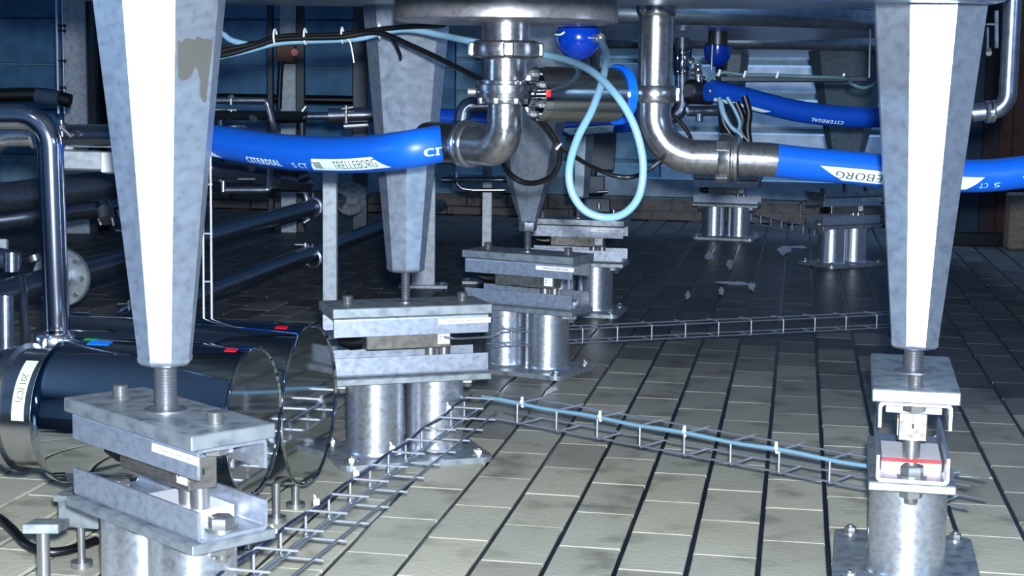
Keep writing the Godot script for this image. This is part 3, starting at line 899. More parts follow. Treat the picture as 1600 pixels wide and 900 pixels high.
	var g := Geo.new().lathe(axis_y(cl, dd), [Vector2(0.033, -0.017), Vector2(0.044, -0.017), Vector2(0.0465, -0.013), Vector2(0.0465, 0.006), Vector2(0.043, 0.009), Vector2(0.043, 0.012), Vector2(0.0465, 0.014), Vector2(0.0465, 0.020), Vector2(0.04, 0.024), Vector2(0.033, 0.024)], 36)
	for a in [0.5, 2.1, 3.7, 5.3]:
		g.box(axis_y(cl, dd) * Transform3D(Basis(Vector3.UP, -a), Vector3(cos(a), -0.2, sin(a)) * 0.046), Vector3(0.01, 0.026, 0.022), 0.002)
	obj("pipe_clamp", g, M["wet_steel"], o)
	obj("hose_tail", Geo.new().tube([q2 - dd * 0.02, at(1200, 249.3, 3.2), at(1212, 250.5, 3.2)], [0.0330, 0.0335, 0.0335], 36), M["wet_steel"], o)
	# blue sensor head under the tank
	var s := thing("sensor_head", "glossy blue round sensor head under the tank, with the pale tube plugged in", "sensor", Vector3.ZERO)
	var hc: Vector3 = at(904, 60, 2.98)
	obj("dome", Geo.new().lathe(pos(hc.x, hc.y, hc.z), [Vector2(0.001, -0.041), Vector2(0.012, -0.039), Vector2(0.023, -0.033), Vector2(0.032, -0.024), Vector2(0.038, -0.017), Vector2(0.0415, -0.008), Vector2(0.0428, 0.002), Vector2(0.0415, 0.012), Vector2(0.037, 0.022), Vector2(0.03, 0.030)], 36), M["blue_dome"], s)
	obj("neck", Geo.new().rod(hc + Vector3(0, 0.026, 0), hc + Vector3(0, 0.07, 0), 0.03, 24), M["dark_steel"], s)
	obj("tube_fitting", Geo.new().rod(at(930, 60, 2.95), at(939, 60, 2.93), 0.009, 14).rod(at(938, 58, 2.93), at(940, 66, 2.93), 0.008, 14), M["bolt_steel"], s)
	obj("strap", Geo.new().tube(smooth([at(868, 54, 2.95), at(876, 54, 2.935), at(882, 50, 2.93)]), 0.0018, 8), M["tape"], s)
	# second tank's valve group, behind
	var w := thing("far_outlet", "dim outlet pipe with valve parts, left of the far blue hose", "pipe", Vector3.ZERO)
	var a0: Vector3 = at(1066, 60, 5.0)
	obj("bend", Geo.new().tube(bend([a0, at(1066, 172, 5.0), at(1035, 192, 5.0)], 0.05, 10), 0.0235, 24), M["dark_pipe"], w)
	for y in [[82, 0.03, 0.012], [97, 0.029, 0.026], [113, 0.026, 0.01]]:
		obj("union_nut", Geo.new().lathe(Transform3D(Basis(), at(1066, y[0], 5.0)), [Vector2(0.02, -y[2]), Vector2(y[1], -y[2]), Vector2(y[1] + 0.002, 0), Vector2(y[1], y[2]), Vector2(0.02, y[2])], 24), M["mirror_steel"], w)
	obj("drive_cylinder", Geo.new().tube(seen([[1078, 143, 4.95], [1080, 143, 4.95], [1108, 145, 5.0]]), [0.03, 0.038, 0.038], 28), M["dark_steel"], w)
	obj("coupling", Geo.new().tube(seen([[1074, 142, 4.9], [1080, 142, 4.91]]), 0.02, 20).rod(at(1108, 142, 4.9), at(1110, 142, 4.9), 0.012), M["bolt_steel"], w)
	obj("side_pipe", Geo.new().tube(seen([[1074, 174, 4.95], [1124, 173, 4.97]]), 0.016, 18).rod(at(1093, 178, 4.95), at(1093, 190, 4.95), 0.012, 14), M["dark_pipe"], w)
	var bits := Geo.new()
	for q in [[1080, 95, 0.010], [1083, 112, 0.009], [1082, 119, 0.008], [1092, 116, 0.011], [1100, 94, 0.006], [1089, 105, 0.006], [1099, 122, 0.006]]:
		bits.lathe(axis_y(at(q[0], q[1], 4.92), cam_basis.z), [Vector2(q[2], 0), Vector2(q[2], 0.008), Vector2(0, 0.012)], 14)
	bits.rod(at(1090, 100, 4.94), at(1092, 135, 4.95), 0.012, 12)
	obj("fittings", bits, M["pipe_steel"], w)
	var s2 := thing("sensor_head", "dark blue sensor head beside the far valve parts", "sensor", Vector3.ZERO)
	var h2: Vector3 = at(1121, 84, 5.0)
	obj("dome", Geo.new().lathe(pos(h2.x, h2.y, h2.z), [Vector2(0.001, -0.042), Vector2(0.018, -0.038), Vector2(0.032, -0.024), Vector2(0.038, -0.014), Vector2(0.0425, 0.004), Vector2(0.0425, 0.024), Vector2(0.03, 0.028)], 28), M["blue_dome"], s2)
	obj("neck", Geo.new().rod(h2 + Vector3(0, 0.026, 0), h2 + Vector3(0, 0.08, 0), 0.03, 18), M["dark_steel"], s2)

# ---------------------------------------------------------------- wire trays
func wire_tray(label: String, a: Vector3, b: Vector3, open: Vector3, wide: float, first: float, ties: Array) -> Node3D:
	# a .. b: the upper wire on the closed side; open: towards the open side
	var t := thing("wire_tray", label, "cable tray", Vector3.ZERO)
	var d := (b - a).normalized()
	var l := a.distance_to(b)
	open = (open - d * open.dot(d)).normalized()
	var down := Vector3(0, -0.039, 0)
	for q in [[Vector3.ZERO, "long_wire"], [down, "long_wire"], [open * wide, "long_wire"], [down + open * wide, "long_wire"]]:
		obj(q[1], Geo.new().rod(a + q[0], b + q[0], 0.0022, 8), M["long_wire"], t)
	var s := first
	while s < l:
		var c := a + d * s
		obj("cross_wire", Geo.new().tube(bend([c + open * (wide + 0.014) + Vector3(0, 0.003, 0), c + Vector3(0, 0.003, 0) - open * 0.001, c + down - Vector3(0, 0.003, 0) - open * 0.001, c + down + open * (wide + 0.014) - Vector3(0, 0.003, 0)], 0.006, 4), 0.0023, 8), M["wire_steel"], t)
		s += 0.1066
	return t

func trays() -> void:
	var a0 := Vector3(-0.770, 0.118, -2.02)
	var a1 := Vector3(-0.686, 0.118, -3.42)
	wire_tray("wire mesh cable tray running from the front foot back along the drums", a0, a1, Vector3(1, 0, 0.05), 0.055, 0.055, [])
	var b0 := Vector3(-0.655, 0.118, -3.368)
	var b1 := Vector3(0.312, 0.118, -2.809)
	var tb := wire_tray("wire mesh cable tray crossing the floor in the middle to the foot at right", b0, b1, Vector3(-0.5, 0, -0.85), 0.075, 0.10, [])
	wire_tray("thin wire cable tray in front of the rear pillars, crossing to the right", Vector3(-0.80, 0.118, -4.27), Vector3(0.36, 0.118, -4.965), Vector3(-0.45, 0, -0.9), 0.055, 0.05, [])
	wire_tray("small dark wire tray low along the back wall", at(1165, 332, 8.2), at(1300, 362, 7.4), Vector3(-0.4, 0, -0.9), 0.055, 0.06, [])
	var c := thing("tray_cable", "pale blue cable tied into the middle wire tray", "cable", Vector3.ZERO)
	var pts := []
	for i in 30:
		pts.append(b0.lerp(b1, i / 29.0 * 0.86) + Vector3(0, 0.003 + 0.0016 * sin(i * 0.9), 0) + Vector3(0.5, 0, 0.85) * 0.001 * sin(i * 1.7))
	obj("sheath", Geo.new().tube(pts, 0.0040, 10), M["blue_tube"], c)
	for i in 5:
		var p := b0.lerp(b1, 0.10 + 0.185 * i)
		var g := Geo.new()
		g.tube(bend([p + Vector3(0, 0.018, 0), p + Vector3(0.001, 0.008, 0.0), p + Vector3(0.002, -0.004, 0.004)], 0.003), 0.003, 8)
		g.box(pos(p.x, p.y + 0.008, p.z + 0.003), Vector3(0.007, 0.008, 0.006), 0.001)
		obj("cable_tie", g, M["tie_white"], c)
	var ca := thing("tray_cable", "dark blue cable tied along the upper wire of the front wire tray", "cable", Vector3.ZERO)
	pts = []
	for i in 34:
		pts.append(a0.lerp(a1, i / 33.0 * 0.98) + Vector3(0.004, 0.001 + 0.003 * sin(i * 1.1), 0))
	obj("sheath", Geo.new().tube(pts, 0.0027, 8), mat("navy_cable", Color(0.06, 0.12, 0.24), 0.0, 0.4), ca)
	for f in [0.17, 0.30, 0.44, 0.585, 0.86]:
		var p := a0.lerp(a1, f)
		obj("cable_tie", Geo.new().box(pos(p.x, p.y + 0.004, p.z), Vector3(0.01, 0.012, 0.008), 0.002).rod(Vector3(p.x, p.y + 0.006, p.z), Vector3(p.x - 0.004, p.y + 0.016, p.z), 0.002, 6), M["tie_white"], ca)
	# vertical ladders of wire behind the front leg and at the back
	var vt := thing("wire_ladder", "upright wire cable ladder standing right behind the front leg", "cable tray", Vector3.ZERO)
	for px in [[318.5, 235], [331, 235]]:
		obj("long_wire", Geo.new().rod(at(px[0] - 2, px[1], 3.25), at(px[0], 505, 3.25), 0.0026, 8), M["wire_steel"], vt)
	for y in [262, 288, 365, 440]:
		obj("cross_wire", Geo.new().rod(at(317, y, 3.25), at(332, y, 3.25), 0.0022, 8), M["wire_steel"], vt)
	var vb := thing("wire_ladder", "tall dark wire ladder in front of the blue wall boards", "cable tray", Vector3.ZERO)
	for q in [[88, 91.5, 0.007], [97, 101, 0.004]]:
		obj("long_wire", Geo.new().rod(at(q[0], -12, 7.0), at(q[1], 178, 7.0), q[2], 8), M["wire_steel"], vb)
	for y in [40, 48, 95, 137]:
		obj("cross_wire", Geo.new().rod(at(89, y, 7.0), at(103, y, 7.0), 0.006, 8), M["dark_steel"], vb)

# ---------------------------------------------------------------- polished drums
func drum(called: String, label: String, px: float, py: float, d: float, r: float, len_: float, turn: float) -> Node3D:
	var c: Vector3 = at(px, py, d)            # centre of the right-hand end
	var t := thing(called, label, "pump", c, turn)
	# axis along local -x
	var tr := Transform3D(Basis(Vector3(0, 1, 0), Vector3(-1, 0, 0), Vector3(0, 0, 1)), Vector3.ZERO)
	obj("shroud", Geo.new().lathe(tr, [Vector2(r - 0.002, -0.003), Vector2(r, 0.0), Vector2(r, 0.006), Vector2(r, len_ - 0.03), Vector2(r - 0.004, len_ - 0.012), Vector2(r - 0.02, len_), Vector2(r * 0.6, len_ + 0.006), Vector2(0, len_ + 0.006)], 96), M["mirror_steel"], t)
	obj("end_cover", Geo.new().lathe(tr, [Vector2(r - 0.002, -0.003), Vector2(r - 0.005, -0.003), Vector2(r - 0.007, 0.0), Vector2(r - 0.010, 0.0), Vector2(0, 0.0)], 96), M["mirror_steel"], t)
	return t

func drums() -> void:
	var a := drum("pump_motor", "front polished steel pump drum mirroring the floor, behind the front weighing foot", 397, 658, 2.62, 0.1225, 0.345, deg_to_rad(-2.5))
	obj("sticker", Geo.new().box(Transform3D(Basis(Vector3.RIGHT, 0.22), Vector3(-0.028, 0.1198, 0.026)), Vector3(0.02, 0.001, 0.012)), M["red_plastic"], a).set_meta("label", "red sticker")
	obj("sticker", Geo.new().box(Transform3D(Basis(Vector3.RIGHT, 0.2), Vector3(-0.258, 0.1202, 0.024)), Vector3(0.038, 0.001, 0.017)), M["bright_blue"], a).set_meta("label", "blue sticker")
	obj("sticker", Geo.new().box(Transform3D(Basis(Vector3.RIGHT, 0.05), Vector3(-0.283, 0.1223, 0.006)), Vector3(0.02, 0.001, 0.012)), M["green_plastic"], a).set_meta("label", "green sticker")
	# pump head at the left end
	var tr := Transform3D(Basis(Vector3(0, 1, 0), Vector3(-1, 0, 0), Vector3(0, 0, 1)), Vector3.ZERO)
	obj("pump_head", Geo.new().lathe(tr, [Vector2(0.100, 0.346), Vector2(0.100, 0.40), Vector2(0.108, 0.404), Vector2(0.108, 0.416), Vector2(0.098, 0.42), Vector2(0.098, 0.44), Vector2(0.07, 0.47), Vector2(0.0, 0.475)], 72), M["brushed_steel"], a)
	var tape := Geo.new()
	for i in 12:
		for c in [[i, i + 1]]:
			var p0 := deg_to_rad(62.0 - 5.2 * c[0])
			var p1 := deg_to_rad(62.0 - 5.2 * c[1])
			var m0 := Vector3(0, sin(p0), cos(p0))
			var m1 := Vector3(0, sin(p1), cos(p1))
			tape.quad(Vector3(-0.355, 0, 0) + m0 * 0.1006, Vector3(-0.377, 0, 0) + m0 * 0.1006, Vector3(-0.377, 0, 0) + m1 * 0.1006, Vector3(-0.355, 0, 0) + m1 * 0.1006, m0, m0, m1, m1)
	var tp := obj("tape_label", tape, M["tape"], a)
	tp.set_meta("label", "pale handwritten tape label")
	var txt := Geo.new()
	var l := lettering("201 (C7)", 0.013, 400)
	for i in range(0, l.size() - 2, 3):
		var q := []
		for j in 3:
			var ph: float = deg_to_rad(31.0) - l[i + j].x * 0.93 / 0.1009
			var m := Vector3(0, sin(ph), cos(ph))
			q.append([Vector3(-0.366 + l[i + j].y, 0, 0) + m * 0.1009, m])
		txt.tri(q[0][0], q[1][0], q[2][0], q[0][1], q[1][1], q[2][1])
	obj("tape_writing", txt, M["print_dark"], tp)
	# feet of the pump frame
	obj("foot_bracket", Geo.new().box(pos(-0.275, -0.152, 0.075), Vector3(0.07, 0.052, 0.006), 0.001).box(pos(-0.17, -0.132, 0.0), Vector3(0.30, 0.012, 0.155), 0.002), M["plate_steel"], a)
	var y0 := a.position.y
	for q in [[-0.03, 0.070], [-0.275, 0.068], [-0.29, -0.070], [-0.04, -0.07]]:
		obj("stud_foot", Geo.new().rod(Vector3(q[0], -0.128, q[1]), Vector3(q[0], -0.16, q[1]), 0.010, 14).rod(Vector3(q[0], -0.155, q[1]), Vector3(q[0], -y0 + 0.008, q[1]), 0.0062, 12).rod(Vector3(q[0], -y0 + 0.01, q[1]), Vector3(q[0], -y0, q[1]), 0.018, 16), M["bolt_steel"], a)
	var b := drum("pump_motor", "rear polished steel pump drum with one red sticker, left of the middle weighing foot", 484, 632, 2.93, 0.1475, 0.50, deg_to_rad(-2.5))
	obj("sticker", Geo.new().box(Transform3D(Basis(Vector3.RIGHT, 0.22), Vector3(-0.042, 0.1443, 0.031)), Vector3(0.022, 0.001, 0.012)), M["red_plastic"], b).set_meta("label", "red sticker")
	y0 = b.position.y
	for q in [[-0.05, -0.06], [-0.4, -0.06], [-0.4, 0.06], [-0.05, 0.04]]:
		obj("stud_foot", Geo.new().rod(Vector3(q[0], -0.12, q[1]), Vector3(q[0], -y0 + 0.008, q[1]), 0.0075, 12).rod(Vector3(q[0], -y0 + 0.01, q[1]), Vector3(q[0], -y0, q[1]), 0.018, 16), M["bolt_steel"], b)
	# small bracket with a stud foot standing by the front weighing foot
	var k := thing("bracket_stand", "small grey bracket on a round stud foot, left of the front pillars", "bracket", Vector3.ZERO)
	obj("shelf_plate", Geo.new().box(Transform3D(cam_basis.orthonormalized(), at(72, 822, 2.36)) , Vector3(0.052, 0.014, 0.06), 0.001), M["plate_steel"], k)
	var f0: Vector3 = at(67, 828, 2.34)
	obj("stud_foot", Geo.new().rod(f0, Vector3(f0.x, 0.075, f0.z), 0.0095, 16).rod(Vector3(f0.x, 0.08, f0.z), Vector3(f0.x, 0.0, f0.z), 0.0062, 12), M["bolt_steel"], k)

# ---------------------------------------------------------------- loose cables and tubes
func cables() -> void:
	var t := thing("air_tube", "pale blue air tube hanging in a loop beside the valve drive", "tube", Vector3.ZERO)
	obj("sheath", Geo.new().tube(smooth(seen([[939, 64, 2.93], [946, 80, 2.82], [946, 100, 2.66], [940, 130, 2.58], [925, 172, 2.53], [903, 215, 2.50], [890, 260, 2.48], [893, 298, 2.48], [913, 328, 2.48], [945, 340, 2.48], [976, 333, 2.49], [998, 307, 2.5], [1005, 266, 2.5], [1000, 225, 2.5], [985, 183, 2.5], [960, 145, 2.52], [927, 113, 2.60], [892, 96, 2.74], [852, 86, 2.83], [800, 76, 2.86], [738, 65, 2.90], [690, 55, 2.98], [640, 46, 3.03], [600, 50, 3.06], [565, 59, 3.07], [530, 62, 3.08], [440, 66, 3.10], [385, 79, 3.1], [335, 90, 3.1]]), 8), 0.0062, 14), M["blue_tube"], t)
	var b := thing("cable_bundle", "black cables bundled with white ties under the tank edge", "cable", Vector3.ZERO)
	obj("sheath", Geo.new().tube(smooth(seen([[300, 96, 3.12], [345, 80, 3.11], [400, 68, 3.1], [440, 57, 3.09], [530, 54, 3.07], [600, 45, 3.05], [650, 41, 3.0], [690, 40, 2.96], [696, 35, 2.95]])), 0.0050, 12), M["black_rubber"], b)
	obj("sheath", Geo.new().tube(smooth(seen([[290, 90, 3.1], [345, 87, 3.09], [400, 72, 3.08], [440, 61, 3.07], [530, 58, 3.05], [590, 51, 3.03], [640, 70, 2.97], [700, 98, 2.87], [757, 127, 2.74]])), 0.0050, 12), M["black_rubber"], b)
	obj("sheath", Geo.new().tube(smooth(seen([[330, 74, 3.14], [400, 66, 3.13], [440, 58, 3.12], [530, 57, 3.1], [590, 47, 3.08], [612, 60, 3.1], [624, 82, 3.14], [626, 92, 3.17]])), 0.0032, 10), M["black_rubber"], b)
	for q in [[430, 58], [477, 57], [535, 55], [593, 48]]:
		var c: Vector3 = at(q[0], q[1], 3.08)
		var ring := []
		for k in 14:
			ring.append(c + cam_basis.y * 0.015 * cos(TAU * k / 14) + cam_basis.z * 0.022 * sin(TAU * k / 14))
		obj("cable_tie", Geo.new().tube(ring, 0.0018, 6, false, true), M["tie_white"], b)
	obj("tie_tail", Geo.new().tube(smooth(seen([[541, 59, 3.06], [547, 66, 3.05], [551, 84, 3.05], [553, 98, 3.05]])), 0.0014, 6), M["tie_white"], b)
	var p := thing("air_tube", "short pale tube end curving beside the front leg, above the bundle", "tube", Vector3.ZERO)
	obj("sheath", Geo.new().tube(smooth(seen([[325, 40, 3.15], [348, 53, 3.14], [362, 63, 3.13], [385, 69, 3.12]])), 0.0058, 12), M["blue_tube"], p)
	var l := thing("valve_cable", "black cable hanging in a bow from the valve towards the right elbow", "cable", Vector3.ZERO)
	obj("sheath", Geo.new().tube(smooth(seen([[838, 186, 2.72], [856, 206, 2.78], [873, 229, 2.85], [900, 246, 2.92], [930, 263, 2.98], [962, 275, 3.0], [990, 276, 3.0], [1014, 265, 3.05], [1040, 245, 3.28], [1070, 228, 3.32], [1079, 216, 3.33], [1062, 190, 3.34], [1044, 176, 3.35], [1020, 168, 3.36]])), 0.0045, 10), M["black_rubber"], l)
	obj("cable_tie", Geo.new().lathe(axis_y(at(873, 229, 2.845), Vector3(1, -0.7, 0)), [Vector2(0.004, -0.002), Vector2(0.0075, -0.002), Vector2(0.0075, 0.002), Vector2(0.004, 0.002)], 14), M["tie_white"], l)
	var l2 := thing("valve_cable", "black cable looping low around the pointed leg", "cable", Vector3.ZERO)
	obj("sheath", Geo.new().tube(smooth(seen([[848, 186, 2.74], [866, 212, 2.82], [875, 240, 2.86], [868, 268, 2.88], [848, 283, 2.9], [822, 286, 2.92], [800, 275, 2.93], [787, 258, 2.95], [776, 235, 3.0]])), 0.0052, 10), M["black_rubber"], l2)
	var cc := thing("cell_cable", "thin grey cable from the middle foot's load cell to the rear pillars", "cable", Vector3.ZERO)
	obj("sheath", Geo.new().tube(smooth(seen([[694, 526, 3.36], [712, 529, 3.40], [740, 528, 3.6], [765, 526, 3.9], [780, 521, 4.3]])), 0.0024, 8), M["wire_steel"], cc)
	var fc := thing("floor_cable", "black cable curving over the floor at the lower left corner", "cable", Vector3.ZERO)
	obj("sheath", Geo.new().tube(smooth([on(-60, 800, 0.02), on(-10, 806, 0.03), on(18, 826, 0.03), on(40, 850, 0.02), on(70, 862, 0.012), on(105, 860, 0.010), on(150, 845, 0.010)]), 0.008, 10), M["black_rubber"], fc)
	var m := thing("cable_tangle", "tangle of pale and black tubes hanging below the far blue hose", "cable", Vector3.ZERO)
	for q in [[[1124, 152], [1128, 175], [1140, 195], [1155, 208], [1160, 216]], [[1136, 152], [1148, 172], [1156, 192], [1152, 205], [1142, 198], [1132, 178], [1127, 158]]]:
		obj("pale_tube", Geo.new().tube(smooth(q.map(func(e): return at(e[0], e[1], 4.8))), 0.006, 10), M["blue_tube"], m)
	for q in [[[1126, 160], [1130, 190], [1142, 210], [1150, 222]], [[1150, 160], [1160, 185], [1158, 205], [1170, 222]], [[1163, 150], [1170, 175], [1168, 200], [1170, 222]]]:
		obj("black_tube", Geo.new().tube(smooth(q.map(func(e): return at(e[0], e[1], 4.85))), 0.011, 10), M["black_rubber"], m)
	var w := thing("slung_cable", "grey cable slung on ties along the back, above the far hose", "cable", Vector3.ZERO)
	obj("sheath", Geo.new().tube(smooth(seen([[1105, 128, 4.8], [1118, 117, 4.8], [1135, 113, 4.8], [1165, 117, 4.8], [1215, 118, 4.8], [1265, 120, 4.8], [1318, 122, 4.75], [1332, 132, 4.7], [1348, 137, 4.7], [1362, 133, 4.7], [1376, 120, 4.7]])), 0.0055, 10), mat("grey_cable", Color(0.30, 0.42, 0.46), 0.0, 0.4), w)
	obj("rail", Geo.new().box(Transform3D(cam_basis, at(1240, 124, 4.83)), Vector3(0.44, 0.016, 0.02), 0.002), M["dark_steel"], w)
	for q in [[1122, 115], [1162, 117], [1213, 118], [1316, 121]]:
		obj("cable_tie", Geo.new().tube(seen([[q[0] + 3, q[1] - 6, 4.78], [q[0], q[1] + 4, 4.78]]), 0.004, 8), M["tie_white"], w)
	for q in [[1113, 70, 110, 4.6], [1359.5, 46, 122, 4.4], [1376, 52, 124, 4.4]]:
		var h := thing("hanger_rod", ["thin bright hanger rod in front of the dark blue sensor head", "thin bright hanger rod under the tanks, second left of the leg at right", "thin dull hanger rod touching the leg at right"][[1113, 1359.5, 1376].find(q[0])], "rod")
		obj("rod", Geo.new().rod(at(q[0], q[1], q[3]), at(q[0] - 1.5, q[2], q[3]), 0.003, 8), M["bolt_steel"] if q[0] != 1376 else M["dark_pipe"], h)

# ---------------------------------------------------------------- pipes at the left
func clamp_set(t: Node3D, p: Vector3, d: Vector3, r: float) -> void:      # ring clamp with a wing screw
	obj("pipe_clamp", Geo.new().lathe(axis_y(p, d), [Vector2(r, -0.009), Vector2(r * 1.28, -0.007), Vector2(r * 1.28, 0.007), Vector2(r, 0.009)], 24).rod(p + Vector3(0, r, 0), p + Vector3(0, r + 0.028, 0), 0.0035, 8).box(pos(p.x, p.y + r + 0.02, p.z), Vector3(0.016, 0.007, 0.008), 0.001), M["pipe_steel"], t)

func pipe(label: String, pts: Array, r: float, m: String, radius := 0.06) -> Node3D:
	var t := thing("process_pipe", label, "pipe", Vector3.ZERO)
	obj("tube", Geo.new().tube(bend(pts, radius, 8), r, 24), M[m], t)
	return t

func left_pipes() -> void:
	var p0: Vector3 = at(77, 183, 2.78)
	var pb: Vector3 = at(80, 532, 2.78)
	pb.x = p0.x; pb.z = p0.z
	var a := pipe("shiny upright steel pipe at the left edge, bending left at the top", [at(-120, 184, 2.80), p0, pb + Vector3(0.006, 0, 0)], 0.0222, "chrome_pipe", 0.05)
	obj("union_nut", union_nut(Transform3D(Basis(Vector3.UP, 0.3), at(84, 533, 2.78)), 0.036, 0.03), M["pipe_steel"], a)
	obj("reducer", Geo.new().tube(seen([[84, 545, 2.78], [82, 560, 2.78], [82, 600, 2.78]]), [0.016, 0.0125, 0.0125], 20), M["pipe_steel"], a)
	var b := pipe("dull steel elbow tucked inside the bend of the shiny upright pipe", seen([[-30, 262, 3.1], [-4, 214, 3.1], [54, 213, 3.1]]), 0.020, "pipe_steel", 0.05)
	obj("flange_ring", Geo.new().tube(seen([[50, 213, 3.1], [55, 213, 3.1]]), 0.024, 24), M["bolt_steel"], b)
	# clamp and prop at the hose's far end
	var c := thing("hose_clamp", "bright wing clamp where the steel hose tail meets the pipe at left", "clamp", Vector3.ZERO)
	obj("body", Geo.new().tube(seen([[94, 212, 3.7], [104, 212, 3.7]]), 0.03, 20), M["pipe_steel"], c)
	obj("wing_screw", Geo.new().rod(at(96, 188, 3.64), at(97, 214, 3.64), 0.004, 8).rod(at(97, 200, 3.62), at(112, 214, 3.62), 0.005, 8).box(Transform3D(cam_basis, at(97, 200, 3.63)), Vector3(0.014, 0.016, 0.012), 0.003), M["bolt_steel"], c)
	var bx := thing("support_beam", "grey square support beam with a white end label, under the hose tail", "beam", Vector3.ZERO)
	obj("beam", Geo.new().box(Transform3D(cam_basis * Basis(Vector3.BACK, -0.03), at(140, 252, 3.75)), Vector3(0.125, 0.046, 0.06), 0.004), M["plate_steel"], bx)
	obj("end_label", Geo.new().box(Transform3D(cam_basis, at(174, 255, 3.7)), Vector3(0.034, 0.046, 0.055), 0.002), M["sticker"], bx)
	obj("bracket", Geo.new().box(Transform3D(cam_basis, at(106, 224, 3.72)), Vector3(0.03, 0.03, 0.02), 0.001), M["plate_steel"], bx)
	# the long pipes
	var n := [at(-40, 462, 3.7), at(92, 423, 4.3), at(165, 405, 4.8), at(400, 346, 6.1), at(492, 323, 6.8), at(700, 268, 9.0)]
	for i in n.size(): n[i].y = 0.262
	var d1: Vector3 = (n[4] - n[1]).normalized()
	var A := pipe("upper of the two long dark pipes slanting back behind the front leg", [n[1] - d1 * 1.15 - Vector3(0, 0.5, 0), n[1] - d1 * 1.15, n[1], n[1] + d1 * 3.4], 0.035, "dark_pipe", 0.12)
	obj("flange", Geo.new().lathe(axis_y(n[1] + d1 * 0.02, d1), [Vector2(0.034, -0.014), Vector2(0.076, -0.014), Vector2(0.079, -0.01), Vector2(0.079, 0.002), Vector2(0.044, 0.004), Vector2(0.044, 0.016), Vector2(0.036, 0.018)], 40), M["plate_steel"], A)
	for k in 8:
		var tr := axis_y(n[1] + d1 * 0.006, -d1)
		obj("flange_bolt", Geo.new().hexa(tr * pos(cos(TAU * k / 8) * 0.063, 0, sin(TAU * k / 8) * 0.063), 0.007, 0.008), M["bolt_steel"], A)
	clamp_set(A, at(489, 324, 6.75), d1, 0.034)
	obj("wing_screw", Geo.new().rod(at(465, 300, 6.7), at(480, 302, 6.7), 0.008).rod(at(476, 296, 6.7), at(480, 315, 6.7), 0.011).rod(at(475, 348, 6.7), at(484, 342, 6.7), 0.009), M["bolt_steel"], A)
	var d2: Vector3 = at(548, 310, 7.2) + Vector3(0, 0, 0.0)
	obj("flange", Geo.new().lathe(axis_y(d2, Vector3(0.62, 0, 0.78)), [Vector2(0.035, -0.02), Vector2(0.075, -0.02), Vector2(0.075, 0.0), Vector2(0.052, 0.002), Vector2(0.052, 0.006), Vector2(0.034, 0.008), Vector2(0.03, 0.0), Vector2(0, 0.0)], 36), M["plate_steel"], A)
	for k in 8:
		obj("flange_bolt", Geo.new().hexa(axis_y(d2, Vector3(0.62, 0, 0.78)) * pos(cos(TAU * k / 8) * 0.064, 0.001, sin(TAU * k / 8) * 0.064), 0.007, 0.006), M["bolt_steel"], A)
	var b0: Vector3 = at(165, 515, 4.45)
	var b1: Vector3 = at(490, 405, 6.5)
	b1.y = b0.y
	var d3 := (b1 - b0).normalized()
	var B := pipe("lower of the two long dark pipes, close above the floor", [b0 - d3 * 0.45, b1 + d3 * 2.6], 0.033, "dark_pipe")
	clamp_set(B, at(488, 404, 6.45), d3, 0.032)
	obj("wing_screw", Geo.new().rod(at(461, 382, 6.4), at(482, 383, 6.4), 0.006).rod(at(477, 380, 6.4), at(478, 396, 6.4), 0.009).rod(at(468, 399, 6.4), at(478, 393, 6.4), 0.006), M["bolt_steel"], B)
	clamp_set(B, at(205, 498, 4.7), d3, 0.032)
	obj("wing_screw", Geo.new().rod(at(184, 475, 4.6), at(203, 474, 4.6), 0.004).tube(bend(seen([[201, 469, 4.6], [202, 488, 4.6], [192, 495, 4.6]]), 0.01), 0.004, 8), M["bolt_steel"], B)
	var C := pipe("thick dull pipe high behind the shiny upright pipe at left", seen([[-60, 318, 4.6], [215, 282, 5.0]]), 0.045, "dark_pipe")
	pipe("second dull pipe just below the thick one at left", seen([[-60, 352, 5.2], [60, 336, 5.3], [240, 313, 5.7]]), 0.034, "dark_pipe", 0.2)
	pipe("dark upright pipe at the far left edge behind the pump", seen([[8, 462, 3.3], [10, 640, 3.3]]), 0.017, "dark_pipe")
	pipe("short bright pipe end hanging low at the left edge", seen([[34, 436, 3.84], [37, 462, 3.7], [42, 530, 3.6]]), 0.0085, "pipe_steel")
	# fittings
	var s := thing("spray_fitting", "small chrome fitting tilted beside the front leg, below the thick pipe", "fitting", Vector3.ZERO)
	obj("barrel", Geo.new().rod(at(158, 309, 5.06), at(166, 332, 5.02), 0.022, 20), M["mirror_steel"], s)
	obj("union_nut", Geo.new().tube(seen([[164, 328, 5.03], [168, 344, 5.01]]), [0.028, 0.027], 8).rod(at(154, 342, 5.01), at(158, 352, 5.01), 0.005).rod(at(175, 340, 5.01), at(178, 353, 5.01), 0.005), M["bolt_steel"], s)
	obj("lock_pin", Geo.new().rod(at(181, 360, 5.0), at(193, 361, 5.0), 0.005).rod(at(184, 328, 5.0), at(188, 340, 5.0), 0.004), M["bolt_steel"], s)
	var e := pipe("thin bright pipe with a quarter bend above the printed hose", seen([[300, 157, 4.6], [414, 157, 4.6], [418, 162, 4.6], [429, 205, 4.62], [426, 262, 4.9]]), 0.0085, "pipe_steel", 0.06)
	obj("bleed_screw", Geo.new().rod(at(361, 148, 4.58), at(361, 164, 4.58), 0.004, 8).rod(at(359, 151, 4.58), at(363, 151, 4.57), 0.006, 8), M["bolt_steel"], e)
	var u := pipe("thin bright pipe with a quarter bend below the printed hose", seen([[348, 297, 4.6], [412, 297, 4.6], [420, 296, 4.6], [421, 250, 4.65], [422, 236, 4.7]]), 0.0095, "pipe_steel", 0.07)
	obj("bleed_screw", Geo.new().rod(at(349, 283, 4.58), at(349, 300, 4.58), 0.006, 8), M["bolt_steel"], u)
